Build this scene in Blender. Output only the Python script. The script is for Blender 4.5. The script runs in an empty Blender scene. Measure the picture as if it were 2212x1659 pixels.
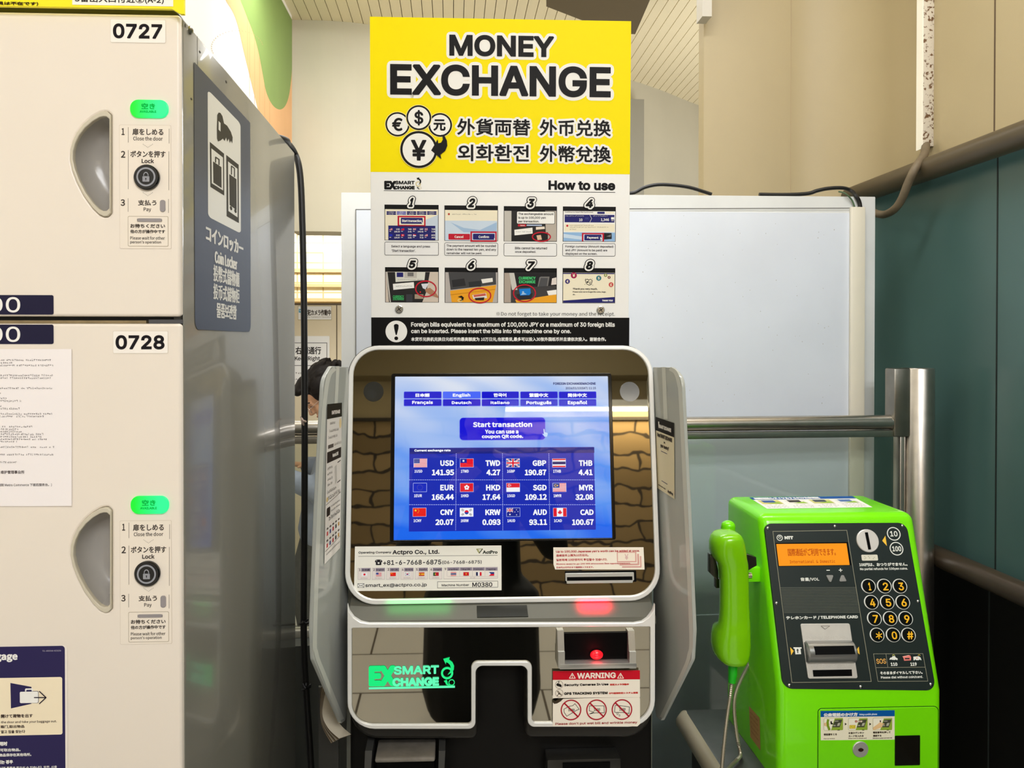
import bpy, bmesh, math, os, random
from mathutils import Vector, Matrix, Euler
import numpy as np
from mathutils.geometry import tessellate_polygon, delaunay_2d_cdt

SC = bpy.context.scene
COL = SC.collection
V = Vector
rad = math.radians

# ------------------------------------------------------------------ camera, world, exposure, lights
W, H = 2212, 1659
F, CX, CY = 1600.0, 1040.0, 752.0          # focal length and principal point in pixels
YAW, PITCH = rad(-2.3), rad(-0.5)
EYE = V((0, 0, 1.45))
cam_d = bpy.data.cameras.new('camera')
cam_d.sensor_fit = 'HORIZONTAL'
cam_d.sensor_width = 36.0
cam_d.lens = F / W * 36.0
cam_d.shift_x = (W / 2 - CX) / W
cam_d.shift_y = (CY - H / 2) / W
cam_d.clip_start = 0.02
cam = bpy.data.objects.new('camera', cam_d)
cam.location = EYE
cam.rotation_euler = (math.pi / 2 + PITCH, 0, YAW)
COL.objects.link(cam)
SC.camera = cam
SC.view_settings.view_transform = 'Standard'
SC.view_settings.look = 'None'
SC.view_settings.exposure = 0.35
SC.view_settings.gamma = 1.0
SC.view_settings.use_curve_mapping = False
SC.cycles.max_bounces = 8
SC.cycles.use_denoising = True

world = bpy.data.worlds.new('station_air')
SC.world = world
world.use_nodes = True
bg = world.node_tree.nodes['Background']
bg.inputs[0].default_value = (1.0, 0.96, 0.9, 1)
bg.inputs[1].default_value = 0.5


def area(name, loc, rot, sx, sy, power, col=(0.965, 0.985, 1.03)):
    d = bpy.data.lights.new(name, 'AREA')
    d.shape = 'RECTANGLE'
    d.size, d.size_y, d.energy, d.color = sx, sy, power, col
    o = bpy.data.objects.new(name, d)
    o.location, o.rotation_euler = loc, rot
    COL.objects.link(o)
    return o


# ceiling fluorescents: two rows behind the camera, one over the machine, one over the far hall
area('ceiling_lamp_light', (0.80, -1.35, 3.02), (rad(30), 0, 0), 1.5, 0.3, 27)
area('ceiling_lamp_light', (0.70, -2.5, 3.02), (rad(40), 0, 0), 1.5, 0.3, 27)
area('ceiling_lamp_light', (0.5, 1.2, 3.08), (0, 0, 0), 1.3, 0.25, 15)
area('ceiling_lamp_light', (0.0, 3.1, 3.05), (rad(18), 0, 0), 1.6, 0.3, 15)
area('mural_spot_light', (-0.35, 1.6, 3.05), (0, rad(48), 0), 1.4, 0.12, 12)
area('added_uplight_light', (2.05, 3.55, 1.86), (rad(152), 0, 0), 1.1, 0.2, 15)  # added lamp out of view, brightens the far ceiling and wall
area('passage_lamp_light', (-0.75, 5.9, 2.36), (rad(20), 0, 0), 1.6, 0.15, 17)
area('stone_wall_lamp_light', (1.15, -3.06, 2.09), (rad(-20), 0, 0), 1.5, 0.05, 15, (1, 0.80, 0.50))

RCAM = Euler(cam.rotation_euler).to_matrix()


def ray(px, py):
    return (RCAM @ V(((px - CX) / F, -(py - CY) / F, -1.0))).normalized()


def at(px, py, Y=None, X=None, Z=None):
    """the point of the photograph's pixel that lies on the plane Y=, X= or Z="""
    d = ray(px, py)
    if Y is not None:
        t = (Y - EYE.y) / d.y
    elif X is not None:
        t = (X - EYE.x) / d.x
    else:
        t = (Z - EYE.z) / d.z
    return EYE + d * t


class Pl:
    """a plane in the place, with its own right / up axes"""
    def __init__(s, o, n, up=(0, 0, 1)):
        s.o, s.n = V(o), V(n).normalized()
        s.u = V(up).cross(s.n).normalized()
        s.v = s.n.cross(s.u)

    def hit(s, px, py):
        d = ray(px, py)
        return EYE + d * ((s.o - EYE).dot(s.n) / d.dot(s.n))

    def uv(s, px, py):
        p = s.hit(px, py) - s.o
        return p.dot(s.u), p.dot(s.v)

    def P(s, u, v, h=0.0):
        return s.o + s.u * u + s.v * v + s.n * h

    def up(s, h):
        q = Pl(s.o + s.n * h, s.n)
        q.u, q.v = s.u, s.v
        return q


# ------------------------------------------------------------------ materials
def lin(c):
    c = c / 255.0
    return c / 12.92 if c <= 0.04045 else ((c + 0.055) / 1.055) ** 2.4


MATS = {}


def mat(name, rgb=(200, 200, 200), rough=0.5, metal=0.0, emit=0.0, noise=0.0, nscale=30.0, bump=0.0, bscale=200.0, spec=0.5,
        alpha=1.0, trans=0.0, coat=0.0):
    if name in MATS:
        return MATS[name]
    m = bpy.data.materials.new(name)
    m.use_nodes = True
    nt = m.node_tree
    b = nt.nodes['Principled BSDF']
    col = (lin(rgb[0]), lin(rgb[1]), lin(rgb[2]), 1)
    b.inputs['Base Color'].default_value = col
    b.inputs['Roughness'].default_value = rough
    b.inputs['Metallic'].default_value = metal
    b.inputs['Specular IOR Level'].default_value = spec
    b.inputs['Alpha'].default_value = alpha
    b.inputs['Transmission Weight'].default_value = trans
    b.inputs['Coat Weight'].default_value = coat
    if emit:
        b.inputs['Emission Color'].default_value = col
        b.inputs['Emission Strength'].default_value = emit
        b.inputs['Base Color'].default_value = (0.01, 0.01, 0.01, 1)
    if noise or bump:
        tc = nt.nodes.new('ShaderNodeTexCoord')
    if noise:
        n = nt.nodes.new('ShaderNodeTexNoise')
        n.inputs['Scale'].default_value = nscale
        n.inputs['Detail'].default_value = 6
        r = nt.nodes.new('ShaderNodeMapRange')
        r.inputs['From Min'].default_value = 0.3
        r.inputs['From Max'].default_value = 0.7
        r.inputs['To Min'].default_value = 1 - noise
        r.inputs['To Max'].default_value = 1 + noise * 0.4
        mx = nt.nodes.new('ShaderNodeMix')
        mx.data_type = 'RGBA'
        mx.blend_type = 'MULTIPLY'
        mx.inputs[0].default_value = 1
        mx.inputs[6].default_value = col
        nt.links.new(tc.outputs['Object'], n.inputs['Vector'])
        nt.links.new(n.outputs[0], r.inputs[0])
        nt.links.new(r.outputs[0], mx.inputs[7])
        nt.links.new(mx.outputs[2], b.inputs['Base Color'])
    if bump:
        n2 = nt.nodes.new('ShaderNodeTexNoise')
        n2.inputs['Scale'].default_value = bscale
        bp = nt.nodes.new('ShaderNodeBump')
        bp.inputs['Strength'].default_value = bump
        bp.inputs['Distance'].default_value = 0.002
        nt.links.new(tc.outputs['Object'], n2.inputs['Vector'])
        nt.links.new(n2.outputs[0], bp.inputs['Height'])
        nt.links.new(bp.outputs[0], b.inputs['Normal'])
    MATS[name] = m
    return m


def ink(r, g, b, e=0.0):
    """printing ink (or, with e, a lit pixel colour) of one flat colour"""
    return mat('ink_%d_%d_%d' % (r, g, b) if not e else 'glow_%d_%d_%d_%g' % (r, g, b, e), (r, g, b), 0.5, emit=e, spec=0.0 if e else 0.15)


BLACK, WHITE = ink(8, 7, 7), ink(248, 247, 243)

# ------------------------------------------------------------------ object tree
def tag(o, label=None, cat=None, group=None, kind=None):
    if label: o['label'] = label
    if cat: o['category'] = cat
    if group: o['group'] = group
    if kind: o['kind'] = kind
    return o


def thing(name, label, cat, loc, group=None):
    o = bpy.data.objects.new(name, None)
    o.empty_display_size = 0.05
    o.location = loc
    COL.objects.link(o)
    return tag(o, label, cat, group)


def link(name, me, parent=None, label=None):
    o = bpy.data.objects.new(name, me)
    COL.objects.link(o)
    if parent is not None:
        o.parent = parent
        if parent.type == 'EMPTY':
            o.matrix_parent_inverse = Matrix.Translation(-V(parent.location))
    if label: o['label'] = label
    return o


class G:
    """collects faces in world space and links them as ONE mesh object"""
    def __init__(s):
        s.v, s.f, s.m, s.s, s.mats = [], [], [], [], []

    def mi(s, m):
        if m not in s.mats: s.mats.append(m)
        return s.mats.index(m)

    def add(s, vs, fs, m, smooth=False):
        b, k = len(s.v), s.mi(m)
        s.v += [tuple(p) for p in vs]
        for f in fs:
            s.f.append([b + i for i in f]); s.m.append(k); s.s.append(smooth)
        return s

    def mesh(s, me, m, mtx=Matrix.Identity(4), smooth=False):
        return s.add([mtx @ v.co for v in me.vertices], [list(p.vertices) for p in me.polygons], m, smooth)

    def box(s, x0, x1, y0, y1, z0, z1, m, bev=0.0, seg=2):
        bm = bmesh.new()
        bmesh.ops.create_cube(bm, size=1)
        bmesh.ops.scale(bm, vec=(abs(x1 - x0), abs(y1 - y0), abs(z1 - z0)), verts=bm.verts)
        bmesh.ops.translate(bm, vec=((x0 + x1) / 2, (y0 + y1) / 2, (z0 + z1) / 2), verts=bm.verts)
        if bev:
            bmesh.ops.bevel(bm, geom=bm.edges[:], offset=bev, segments=seg, profile=0.5, affect='EDGES')
        return s.bm(bm, m, bool(bev))

    def bm(s, bm, m, smooth=False):
        bm.verts.index_update()
        s.add([v.co for v in bm.verts], [[v.index for v in f.verts] for f in bm.faces], m, smooth)
        bm.free()
        return s

    def plate(s, pl, loops, h0, h1, m, bev=0.0, smooth=True):
        """solid plate standing on plane pl between heights h0 and h1; loops in plane (u, v), the first outer, others holes"""
        c = bpy.data.curves.new('t', 'CURVE')
        c.dimensions, c.fill_mode = '2D', 'BOTH'
        c.extrude = (h1 - h0) / 2 - bev
        c.bevel_depth, c.bevel_resolution = bev, 2
        c.offset = -bev
        for lp in loops:
            sp = c.splines.new('POLY')
            sp.points.add(len(lp) - 1)
            for i, p in enumerate(lp): sp.points[i].co = (p[0], p[1], 0, 1)
            sp.use_cyclic_u = True
        o = bpy.data.objects.new('t', c)
        me = bpy.data.meshes.new_from_object(o)
        mid = (h0 + h1) / 2
        s.add([pl.P(v.co.x, v.co.y, mid + v.co.z) for v in me.vertices], [list(p.vertices) for p in me.polygons], m, smooth and bev > 0)
        bpy.data.objects.remove(o); bpy.data.curves.remove(c); bpy.data.meshes.remove(me)
        return s

    def tube(s, pts, r, m, n=10, closed=False, caps=True, smooth_path=0, rb=None):
        pts = [V(p) for p in pts]
        if smooth_path: pts = catmull(pts, smooth_path)
        rs = r if isinstance(r, (list, tuple)) else [r] * len(pts)
        vs, fs = [], []
        T = (pts[1] - pts[0]).normalized()
        a = V((0, 0, 1)) if abs(T.z) < 0.9 else V((1, 0, 0))
        N = T.cross(a).normalized()
        for i, p in enumerate(pts):
            t = (pts[min(i + 1, len(pts) - 1)] - pts[max(i - 1, 0)]).normalized()
            N = (N - t * N.dot(t)).normalized()
            B = t.cross(N)
            for k in range(n):
                a = 2 * math.pi * k / n
                vs.append(p + (N * math.cos(a) + B * math.sin(a)) * rs[i])
        L = len(pts)
        for i in range(L - 1):
            for k in range(n):
                fs.append([i * n + k, i * n + (k + 1) % n, (i + 1) * n + (k + 1) % n, (i + 1) * n + k])
        if caps:
            fs.append(list(range(n))[::-1]); fs.append([(L - 1) * n + k for k in range(n)])
        return s.add(vs, fs, m, True)

    def ball(s, c, r, m, seg=16, rot=None):
        bm = bmesh.new()
        bmesh.ops.create_uvsphere(bm, u_segments=seg, v_segments=max(6, seg // 2), radius=1)
        r = V(r) if isinstance(r, (tuple, list, Vector)) else V((r, r, r))
        M = Matrix.Translation(V(c)) @ (rot.to_4x4() if rot else Matrix.Identity(4)) @ Matrix.Diagonal((*r, 1))
        bmesh.ops.transform(bm, matrix=M, verts=bm.verts)
        return s.bm(bm, m, True)

    def loft(s, rings, m, caps=True, smooth=True):
        n = len(rings[0]); vs = [p for r in rings for p in r]; fs = []
        for i in range(len(rings) - 1):
            for k in range(n):
                fs.append([i * n + k, i * n + (k + 1) % n, (i + 1) * n + (k + 1) % n, (i + 1) * n + k])
        if caps: fs.append(list(range(n))[::-1]); fs.append([(len(rings) - 1) * n + k for k in range(n)])
        return s.add(vs, fs, m, smooth)

    def disc(s, pl, c, r, h0, h1, m, n=32, dome=0.0, bev=0.0):
        """round button standing on a plane, centre c in (u, v)"""
        rings = [(r, h0), (r, h1 - bev)] + ([(r - bev, h1)] if bev else [])
        if dome: rings += [(r * 0.75, h1 + dome * 0.45), (r * 0.45, h1 + dome * 0.8), (r * 0.15, h1 + dome)]
        rr = [[pl.P(c[0] + q * math.cos(2 * math.pi * k / n), c[1] + q * math.sin(2 * math.pi * k / n), h) for k in range(n)] for q, h in rings]
        return s.loft(rr, m, True, bool(dome))

    def build(s, name, parent=None, label=None, sharp=40):
        me = bpy.data.meshes.new(name)
        me.from_pydata(s.v, [], s.f)
        for m in s.mats: me.materials.append(m)
        me.polygons.foreach_set('material_index', s.m)
        me.polygons.foreach_set('use_smooth', s.s)
        if any(s.s):
            bm = bmesh.new(); bm.from_mesh(me)
            bmesh.ops.recalc_face_normals(bm, faces=bm.faces)
            for e in bm.edges:
                if len(e.link_faces) == 2 and e.calc_face_angle(0) > rad(sharp): e.smooth = False
            bm.to_mesh(me); bm.free()
        me.update()
        return link(name, me, parent, label)


def catmull(p, n):
    out = []
    for i in range(len(p) - 1):
        a, b, c, d = p[max(i - 1, 0)], p[i], p[i + 1], p[min(i + 2, len(p) - 1)]
        for k in range(n):
            t = k / n
            out.append(0.5 * ((2 * b) + (c - a) * t + (2 * a - 5 * b + 4 * c - d) * t * t + (3 * b - a - 3 * c + d) * t ** 3))
    out.append(p[-1])
    return out


def rr_loop(u0, v0, u1, v1, r, n=8):
    """rounded rectangle; r one radius or four (bl, br, tr, tl)"""
    u0, u1 = sorted((u0, u1)); v0, v1 = sorted((v0, v1))
    r = [r] * 4 if not isinstance(r, (tuple, list)) else r
    out = []
    for (cx, cy, a0), q in zip(((u0, v0, 180), (u1, v0, 270), (u1, v1, 0), (u0, v1, 90)), r):
        sx, sy = (1 if cx == u0 else -1), (1 if cy == v0 else -1)
        if q <= 0: out.append((cx, cy)); continue
        for k in range(n + 1):
            a = rad(a0 + 90 * k / n)
            out.append((cx + sx * q + q * math.cos(a), cy + sy * q + q * math.sin(a)))
    return out


def round_path(pts, n=6):
    """polygon with rounded corners: (x, y) or (x, y, r)"""
    out = []
    L = len(pts)
    for i, p in enumerate(pts):
        r = p[2] if len(p) > 2 else 0
        a, b, c = V(pts[i - 1][:2]), V(p[:2]), V(pts[(i + 1) % L][:2])
        if not r: out.append(tuple(b)); continue
        d1, d2 = (a - b).normalized(), (c - b).normalized()
        ang = d1.angle(d2)
        k = r / math.tan(ang / 2)
        k = min(k, (a - b).length * 0.5, (c - b).length * 0.5)
        s, e = b + d1 * k, b + d2 * k
        for j in range(n + 1):
            t = j / n
            out.append(tuple(s * (1 - t) ** 2 + b * 2 * t * (1 - t) + e * t * t) if ang < 1.4 or ang > 1.75 else
                       tuple(_arc(s, b, e, t)))
    return out


def _arc(s, b, e, t):
    c = s + e - b                      # right-angle corner: centre of the rounding circle
    a, d = s - c, e - c
    return c + a * math.cos(t * math.pi / 2) + d * math.sin(t * math.pi / 2)


# ------------------------------------------------------------------ lettering
FD = bpy.utils.system_resource('DATAFILES', path='fonts')


def font(f):
    try:
        return bpy.data.fonts.load(os.path.join(FD, f))
    except Exception:
        return None


FONTS = {'i': font('Inter.woff2'), 'c': font('Noto Sans CJK Regular.woff2'), 'm': font('DejaVuSansMono.woff2'), 'b': None}
_gl = {}


def glyphs(s, f, res=2):
    """a line of lettering as triangles in the unit square, with its outline edges (outside on their right)"""
    if (s, f, res) in _gl: return _gl[(s, f, res)]
    c = bpy.data.curves.new('t', 'FONT')
    c.body, c.resolution_u, c.fill_mode = s, res, 'NONE'
    if FONTS.get(f): c.font = FONTS[f]
    o = bpy.data.objects.new('t', c)
    me = bpy.data.meshes.new_from_object(o)
    co = [(v.co.x, v.co.y) for v in me.vertices]
    nx = {}
    for e in me.edges: nx.setdefault(e.vertices[0], []).append(e.vertices[1]); nx.setdefault(e.vertices[1], []).append(e.vertices[0])
    bpy.data.objects.remove(o); bpy.data.curves.remove(c); bpy.data.meshes.remove(me)
    loops, seen = [], set()
    for i in range(len(co)):
        if i in seen or i not in nx: continue
        # vertices of one contour are numbered in a row, in drawing order
        j = i; idx = [i]; seen.add(i)
        while j + 1 in nx and j + 1 in nx[j] and j + 1 not in seen: j += 1; idx.append(j); seen.add(j)
        p = []
        for q in idx:
            if not p or (co[q][0] - p[-1][0]) ** 2 + (co[q][1] - p[-1][1]) ** 2 > 1e-8: p.append(co[q])
        if len(p) > 1 and (p[0][0] - p[-1][0]) ** 2 + (p[0][1] - p[-1][1]) ** 2 <= 1e-8: p.pop()
        if len(p) > 2: loops.append(p)
    loops.sort(key=lambda p: min(q[0] for q in p))
    groups, xm = [], -1e9
    for p in loops:
        a, b = min(q[0] for q in p), max(q[0] for q in p)
        if a < xm - 1e-4 and groups: groups[-1].append(p); xm = max(xm, b)
        else: groups.append([p]); xm = b
    vs, fs, bd = [], [], []
    for gr in groups:
        pv, pe = [], []
        for p in gr:
            n = len(pv); pv += [V(q) for q in p]; pe += [(n + k, n + (k + 1) % len(p)) for k in range(len(p))]
        ov, oe, of_, *_ = delaunay_2d_cdt(pv, pe, [], 1, 1e-6)
        if not of_: continue
        E0 = np.array([pv[e[0]][:] for e in pe]); E1 = np.array([pv[e[1]][:] for e in pe])
        tri = [list(t) for t in of_]
        C = np.array([[sum(ov[i][0] for i in t) / len(t), sum(ov[i][1] for i in t) / len(t)] for t in tri])
        Y0, Y1, X0, X1 = E0[:, 1], E1[:, 1], E0[:, 0], E1[:, 0]
        px, py = C[:, :1], C[:, 1:]
        side = (X1 - X0) * (py - Y0) - (px - X0) * (Y1 - Y0)
        wn = ((Y0 <= py) & (Y1 > py) & (side > 0)).sum(1) - ((Y0 > py) & (Y1 <= py) & (side < 0)).sum(1)
        base, he = len(vs), set()
        vs += [(v[0], v[1]) for v in ov]
        for t, w in zip(tri, wn):
            if not w: continue
            ar = sum(ov[t[k]][0] * ov[t[(k + 1) % len(t)]][1] - ov[t[(k + 1) % len(t)]][0] * ov[t[k]][1] for k in range(len(t)))
            if ar < 0: t = t[::-1]
            fs.append([base + i for i in t])
            for k in range(len(t)): he.add((base + t[k], base + t[(k + 1) % len(t)]))
        bd += [e for e in he if (e[1], e[0]) not in he]
    if not vs: vs = [(0, 0), (1, 1)]
    bd.sort()
    used = [vs[i] for f_ in fs for i in f_] or vs
    x0, x1 = min(v[0] for v in used), max(v[0] for v in used)
    y0, y1 = min(v[1] for v in used), max(v[1] for v in used)
    vs = [((v[0] - x0) / ((x1 - x0) or 1), (v[1] - y0) / ((y1 - y0) or 1)) for v in vs]
    _gl[(s, f, res)] = (vs, fs, bd)
    return vs, fs, bd


class Ink(G):
    """flat print on a plane. Positions are read off the photograph: zoom window (x0, y0, scale) or a quad with unit coordinates"""
    STEP = 0.00012

    def __init__(s, pl, zoom=(0, 0, 1), base=0.0002):
        super().__init__()
        s.pl, s.z, s.q, s.base, s.d = pl, zoom, None, base, (0, 0)

    def zoom(s, *z): s.z, s.q = z, None; return s

    def quad(s, *pts):
        s.q = [V(s.pl.uv(s.z[0] + x / s.z[2], s.z[1] + y / s.z[2])) for x, y in pts]; return s

    def pt(s, x, y):
        if s.q:
            a, b, c, d = s.q
            return (a * (1 - x) + b * x) * (1 - y) + (d * (1 - x) + c * x) * y
        return V(s.pl.uv(s.z[0] + x / s.z[2] + s.d[0], s.z[1] + y / s.z[2] + s.d[1]))

    def bx(s, x0, y0, x1, y1):
        if s.q: return lambda a, b: s.pt(x0 + (x1 - x0) * a, y0 + (y1 - y0) * b)
        xc, yc = (x0 + x1) / 2, (y0 + y1) / 2
        u0, u1, v0, v1 = s.pt(x0, yc).x, s.pt(x1, yc).x, s.pt(xc, y0).y, s.pt(xc, y1).y
        return lambda a, b: V((u0 + (u1 - u0) * a, v0 + (v1 - v0) * b))

    def H(s, k): return s.base + k * s.STEP

    def face(s, uvs, m, k, e=0.0):
        s.add([s.pl.P(p[0], p[1], s.H(k) + e) for p in uvs], [list(range(len(uvs)))], m)

    def tess(s, uvs, m, k):
        t = tessellate_polygon([[V((p[0], p[1], 0)) for p in uvs]])
        s.add([s.pl.P(p[0], p[1], s.H(k)) for p in uvs], [list(i) for i in t], m)
        return s

    def poly(s, pts, m, k=1): return s.tess([s.pt(*p) for p in pts], m, k)

    def rect(s, x0, y0, x1, y1, m, k=1):
        f = s.bx(x0, y0, x1, y1)
        s.face([f(0, 1), f(1, 1), f(1, 0), f(0, 0)], m, k); return s

    def rrect(s, x0, y0, x1, y1, r, m, k=1, corners=(1, 1, 1, 1)):
        f = s.bx(x0, y0, x1, y1)
        w, h = abs(x1 - x0), abs(y1 - y0)
        lp = rr_loop(0, 0, w, h, [r * c for c in corners], 5)   # bl br tr tl with v up
        s.face([f(p[0] / w, 1 - p[1] / h) for p in lp], m, k); return s

    def frame(s, x0, y0, x1, y1, r, w, m, m2, k=1):
        """outlined rounded box: colour m, inside m2"""
        s.rrect(x0, y0, x1, y1, r, m, k)
        return s.rrect(x0 + w, y0 + w, x1 - w, y1 - w, max(r - w, 0), m2, k + 1)

    def ell(s, cx, cy, rx, ry, m, k=1, n=28):
        f = s.bx(cx - rx, cy - ry, cx + rx, cy + ry)
        s.face([f(0.5 + 0.5 * math.cos(2 * math.pi * i / n), 0.5 - 0.5 * math.sin(2 * math.pi * i / n)) for i in range(n)], m, k); return s

    def ring(s, cx, cy, rx, ry, w, m, k=1, n=32, a0=0, a1=360):
        f = s.bx(cx - rx, cy - ry, cx + rx, cy + ry)
        vs, fs = [], []
        for i in range(n + 1):
            a = rad(a0 + (a1 - a0) * i / n)
            for q in (1, 0):
                ex, ey = (1, 1) if q else ((rx - w) / rx, (ry - w) / ry)
                p = f(0.5 + 0.5 * ex * math.cos(a), 0.5 - 0.5 * ey * math.sin(a))
                vs.append(s.pl.P(p.x, p.y, s.H(k)))
            if i: fs.append([2 * i - 2, 2 * i, 2 * i + 1, 2 * i - 1])
        s.add(vs, fs, m); return s

    def line(s, pts, w, m, k=1, closed=False):
        pts = [V(p) for p in pts]
        if closed: pts.append(pts[0])
        for j, (a, b) in enumerate(zip(pts, pts[1:])):
            d = (b - a)
            if d.length == 0: continue
            d.normalize(); nn = V((-d.y, d.x)) * w / 2; e = d * w * 0.25
            s.face([s.pt(*(a - e + nn)), s.pt(*(b + e + nn)), s.pt(*(b + e - nn)), s.pt(*(a - e - nn))], m, k, (j % 12) * 7e-6)
        return s

    def text(s, t, box, m, k=2, f='i', b=0.0, shear=0.0, res=None, n=8, sq=False):
        """t fitted into the box (x0, y0, x1, y1); b thickens the strokes by b on every side"""
        x0, y0, x1, y1 = box
        w, h = (x1 - x0) or 1, (y1 - y0) or 1
        g = s.bx(x0, y0, x1, y1)
        big = h / (s.z[2] if not s.q else 0.02)
        vs, fs, bd = glyphs(t, f, res or (5 if big > 30 else 3 if big > 9 else 2))
        px = [(b + a * (w - 2 * b) + shear * (c - 0.5) * h, b + (1 - c) * (h - 2 * b)) for a, c in vs]

        def P(x, y, e=0.0):
            p = g(x / w, y / h)
            return s.pl.P(p.x, p.y, s.H(k) + e)
        s.add([P(*p) for p in px], fs, m)
        if b:
            tiny, R = big < 7, random.Random(len(px))
            nout, nin, ov, of_ = {}, {}, [], []

            def put(poly):
                n, e = len(ov), R.random() * 8e-5 + 2e-6
                ov.extend(P(x, y, e) for x, y in poly); of_.append(list(range(n, n + len(poly))))
            for i, j in bd:
                dx, dy = px[j][0] - px[i][0], px[j][1] - px[i][1]
                L = math.hypot(dx, dy)
                if L < 1e-9: continue
                nx_, ny_ = -dy / L * b, dx / L * b           # y runs down here, so the outside is on this side
                nout[i], nin[j] = (nx_, ny_), (nx_, ny_)
                put([px[i], px[j], (px[j][0] + nx_, px[j][1] + ny_), (px[i][0] + nx_, px[i][1] + ny_)])
            for i, n1 in (nin.items() if not tiny else ()):
                n2 = nout.get(i)
                if n2 is None: continue
                cr, dt = n1[0] * n2[1] - n1[1] * n2[0], n1[0] * n2[0] + n1[1] * n2[1]
                if abs(cr) < 1e-3 * b * b and dt > 0: continue
                if cr > 0: continue                          # a hollow corner needs no join
                x, y = px[i]
                ang = math.atan2(cr, dt)
                if sq and dt > -0.3 * b * b:
                    q = 1 / (1 + dt / (b * b))
                    put([(x, y), (x + n1[0], y + n1[1]), (x + (n1[0] + n2[0]) * q, y + (n1[1] + n2[1]) * q), (x + n2[0], y + n2[1])])
                else:
                    a1 = math.atan2(n1[1], n1[0]); m_ = max(1, int(abs(ang) / 0.4))
                    put([(x, y)] + [(x + b * math.cos(a1 + ang * q / m_), y + b * math.sin(a1 + ang * q / m_)) for q in range(m_ + 1)])
            s.add(ov, of_, m)
        return s

    def halo(s, t, box, m, k, f, b, r, shear=0.0, n=16):
        """the outline behind a text of the same box and weight, r wider"""
        x0, y0, x1, y1 = box
        return s.text(t, (x0 - r, y0 - r, x1 + r, y1 + r), m, k, f, b + r, shear * ((y1 - y0) / (y1 - y0 + 2 * r)), n=n)

    def scrib(s, x0, yc, x1, h, m, k=2, seed=0, cjk=True):
        """a line of print too small to read: short strokes"""
        R = random.Random(seed * 977 + int(x1 * 7 + yc))
        x = x0
        while x < x1 - h * 0.4:
            if R.random() < 0.07: x += h * 0.8; continue
            cw = min(h * (0.88 if cjk else 0.55), x1 - x)
            for _ in range(3 if cjk else 2):
                if R.random() < 0.55:
                    y = yc + (R.random() - 0.5) * h * 0.85
                    s.rect(x, y - h * 0.07, x + cw * (0.5 + 0.5 * R.random()), y + h * 0.07, m, k)
                else:
                    a = x + R.random() * cw * 0.8
                    s.rect(a, yc - h * 0.45 * R.random() - 0.05 * h, a + h * 0.14, yc + h * 0.45, m, k)
            x += cw * 1.15
        return s

# ------------------------------------------------------------------ the setting
def node_mat(name, build, rough=0.5):
    m = bpy.data.materials.new(name)
    m.use_nodes = True
    nt = m.node_tree
    b = nt.nodes['Principled BSDF']
    b.inputs['Roughness'].default_value = rough
    build(nt, b)
    MATS[name] = m
    return m


def rgba(r, g, b): return (lin(r), lin(g), lin(b), 1)


def new(nt, kind, **kw):
    n = nt.nodes.new(kind)
    for k, v in kw.items():
        if k.startswith('i_'):
            key = k[2:].replace('_', ' ')
            n.inputs[int(key) if key.isdigit() else key].default_value = v
        else: setattr(n, k, v)
    return n


def brick(name, c1, c2, joint, bw, bh, jw, axes='xz', warp=0.0, bump=0.3, rough=0.5, offset=0.5):
    def b(nt, bs):
        tc = new(nt, 'ShaderNodeTexCoord')
        sep = new(nt, 'ShaderNodeSeparateXYZ'); com = new(nt, 'ShaderNodeCombineXYZ')
        nt.links.new(tc.outputs['Object'], sep.inputs[0])
        nt.links.new(sep.outputs['XYZ'.index(axes[0].upper())], com.inputs[0])
        nt.links.new(sep.outputs['XYZ'.index(axes[1].upper())], com.inputs[1])
        src = com.outputs[0]
        if warp:
            nz = new(nt, 'ShaderNodeTexNoise', i_Scale=5.0)
            nt.links.new(src, nz.inputs['Vector'])
            mul = new(nt, 'ShaderNodeVectorMath', operation='SCALE'); mul.inputs['Scale'].default_value = warp
            add = new(nt, 'ShaderNodeVectorMath', operation='ADD')
            nt.links.new(nz.outputs['Color'], mul.inputs[0])
            nt.links.new(src, add.inputs[0]); nt.links.new(mul.outputs[0], add.inputs[1])
            src = add.outputs[0]
        t = new(nt, 'ShaderNodeTexBrick', i_Color1=rgba(*c1), i_Color2=rgba(*c2), i_Mortar=rgba(*joint), i_Scale=1.0)
        t.inputs['Mortar Size'].default_value = jw
        t.inputs['Brick Width'].default_value = bw
        t.inputs['Row Height'].default_value = bh
        t.offset = offset
        nt.links.new(src, t.inputs['Vector'])
        nt.links.new(t.outputs['Color'], bs.inputs['Base Color'])
        bp = new(nt, 'ShaderNodeBump', i_Strength=bump, i_Distance=0.004, invert=True)
        nt.links.new(t.outputs['Fac'], bp.inputs['Height'])
        nt.links.new(bp.outputs[0], bs.inputs['Normal'])
    return node_mat(name, b, rough)


def struct(name, g, label=None):
    o = g.build(name)
    o['kind'] = 'structure'
    if label: o['label'] = label
    return o


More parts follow.
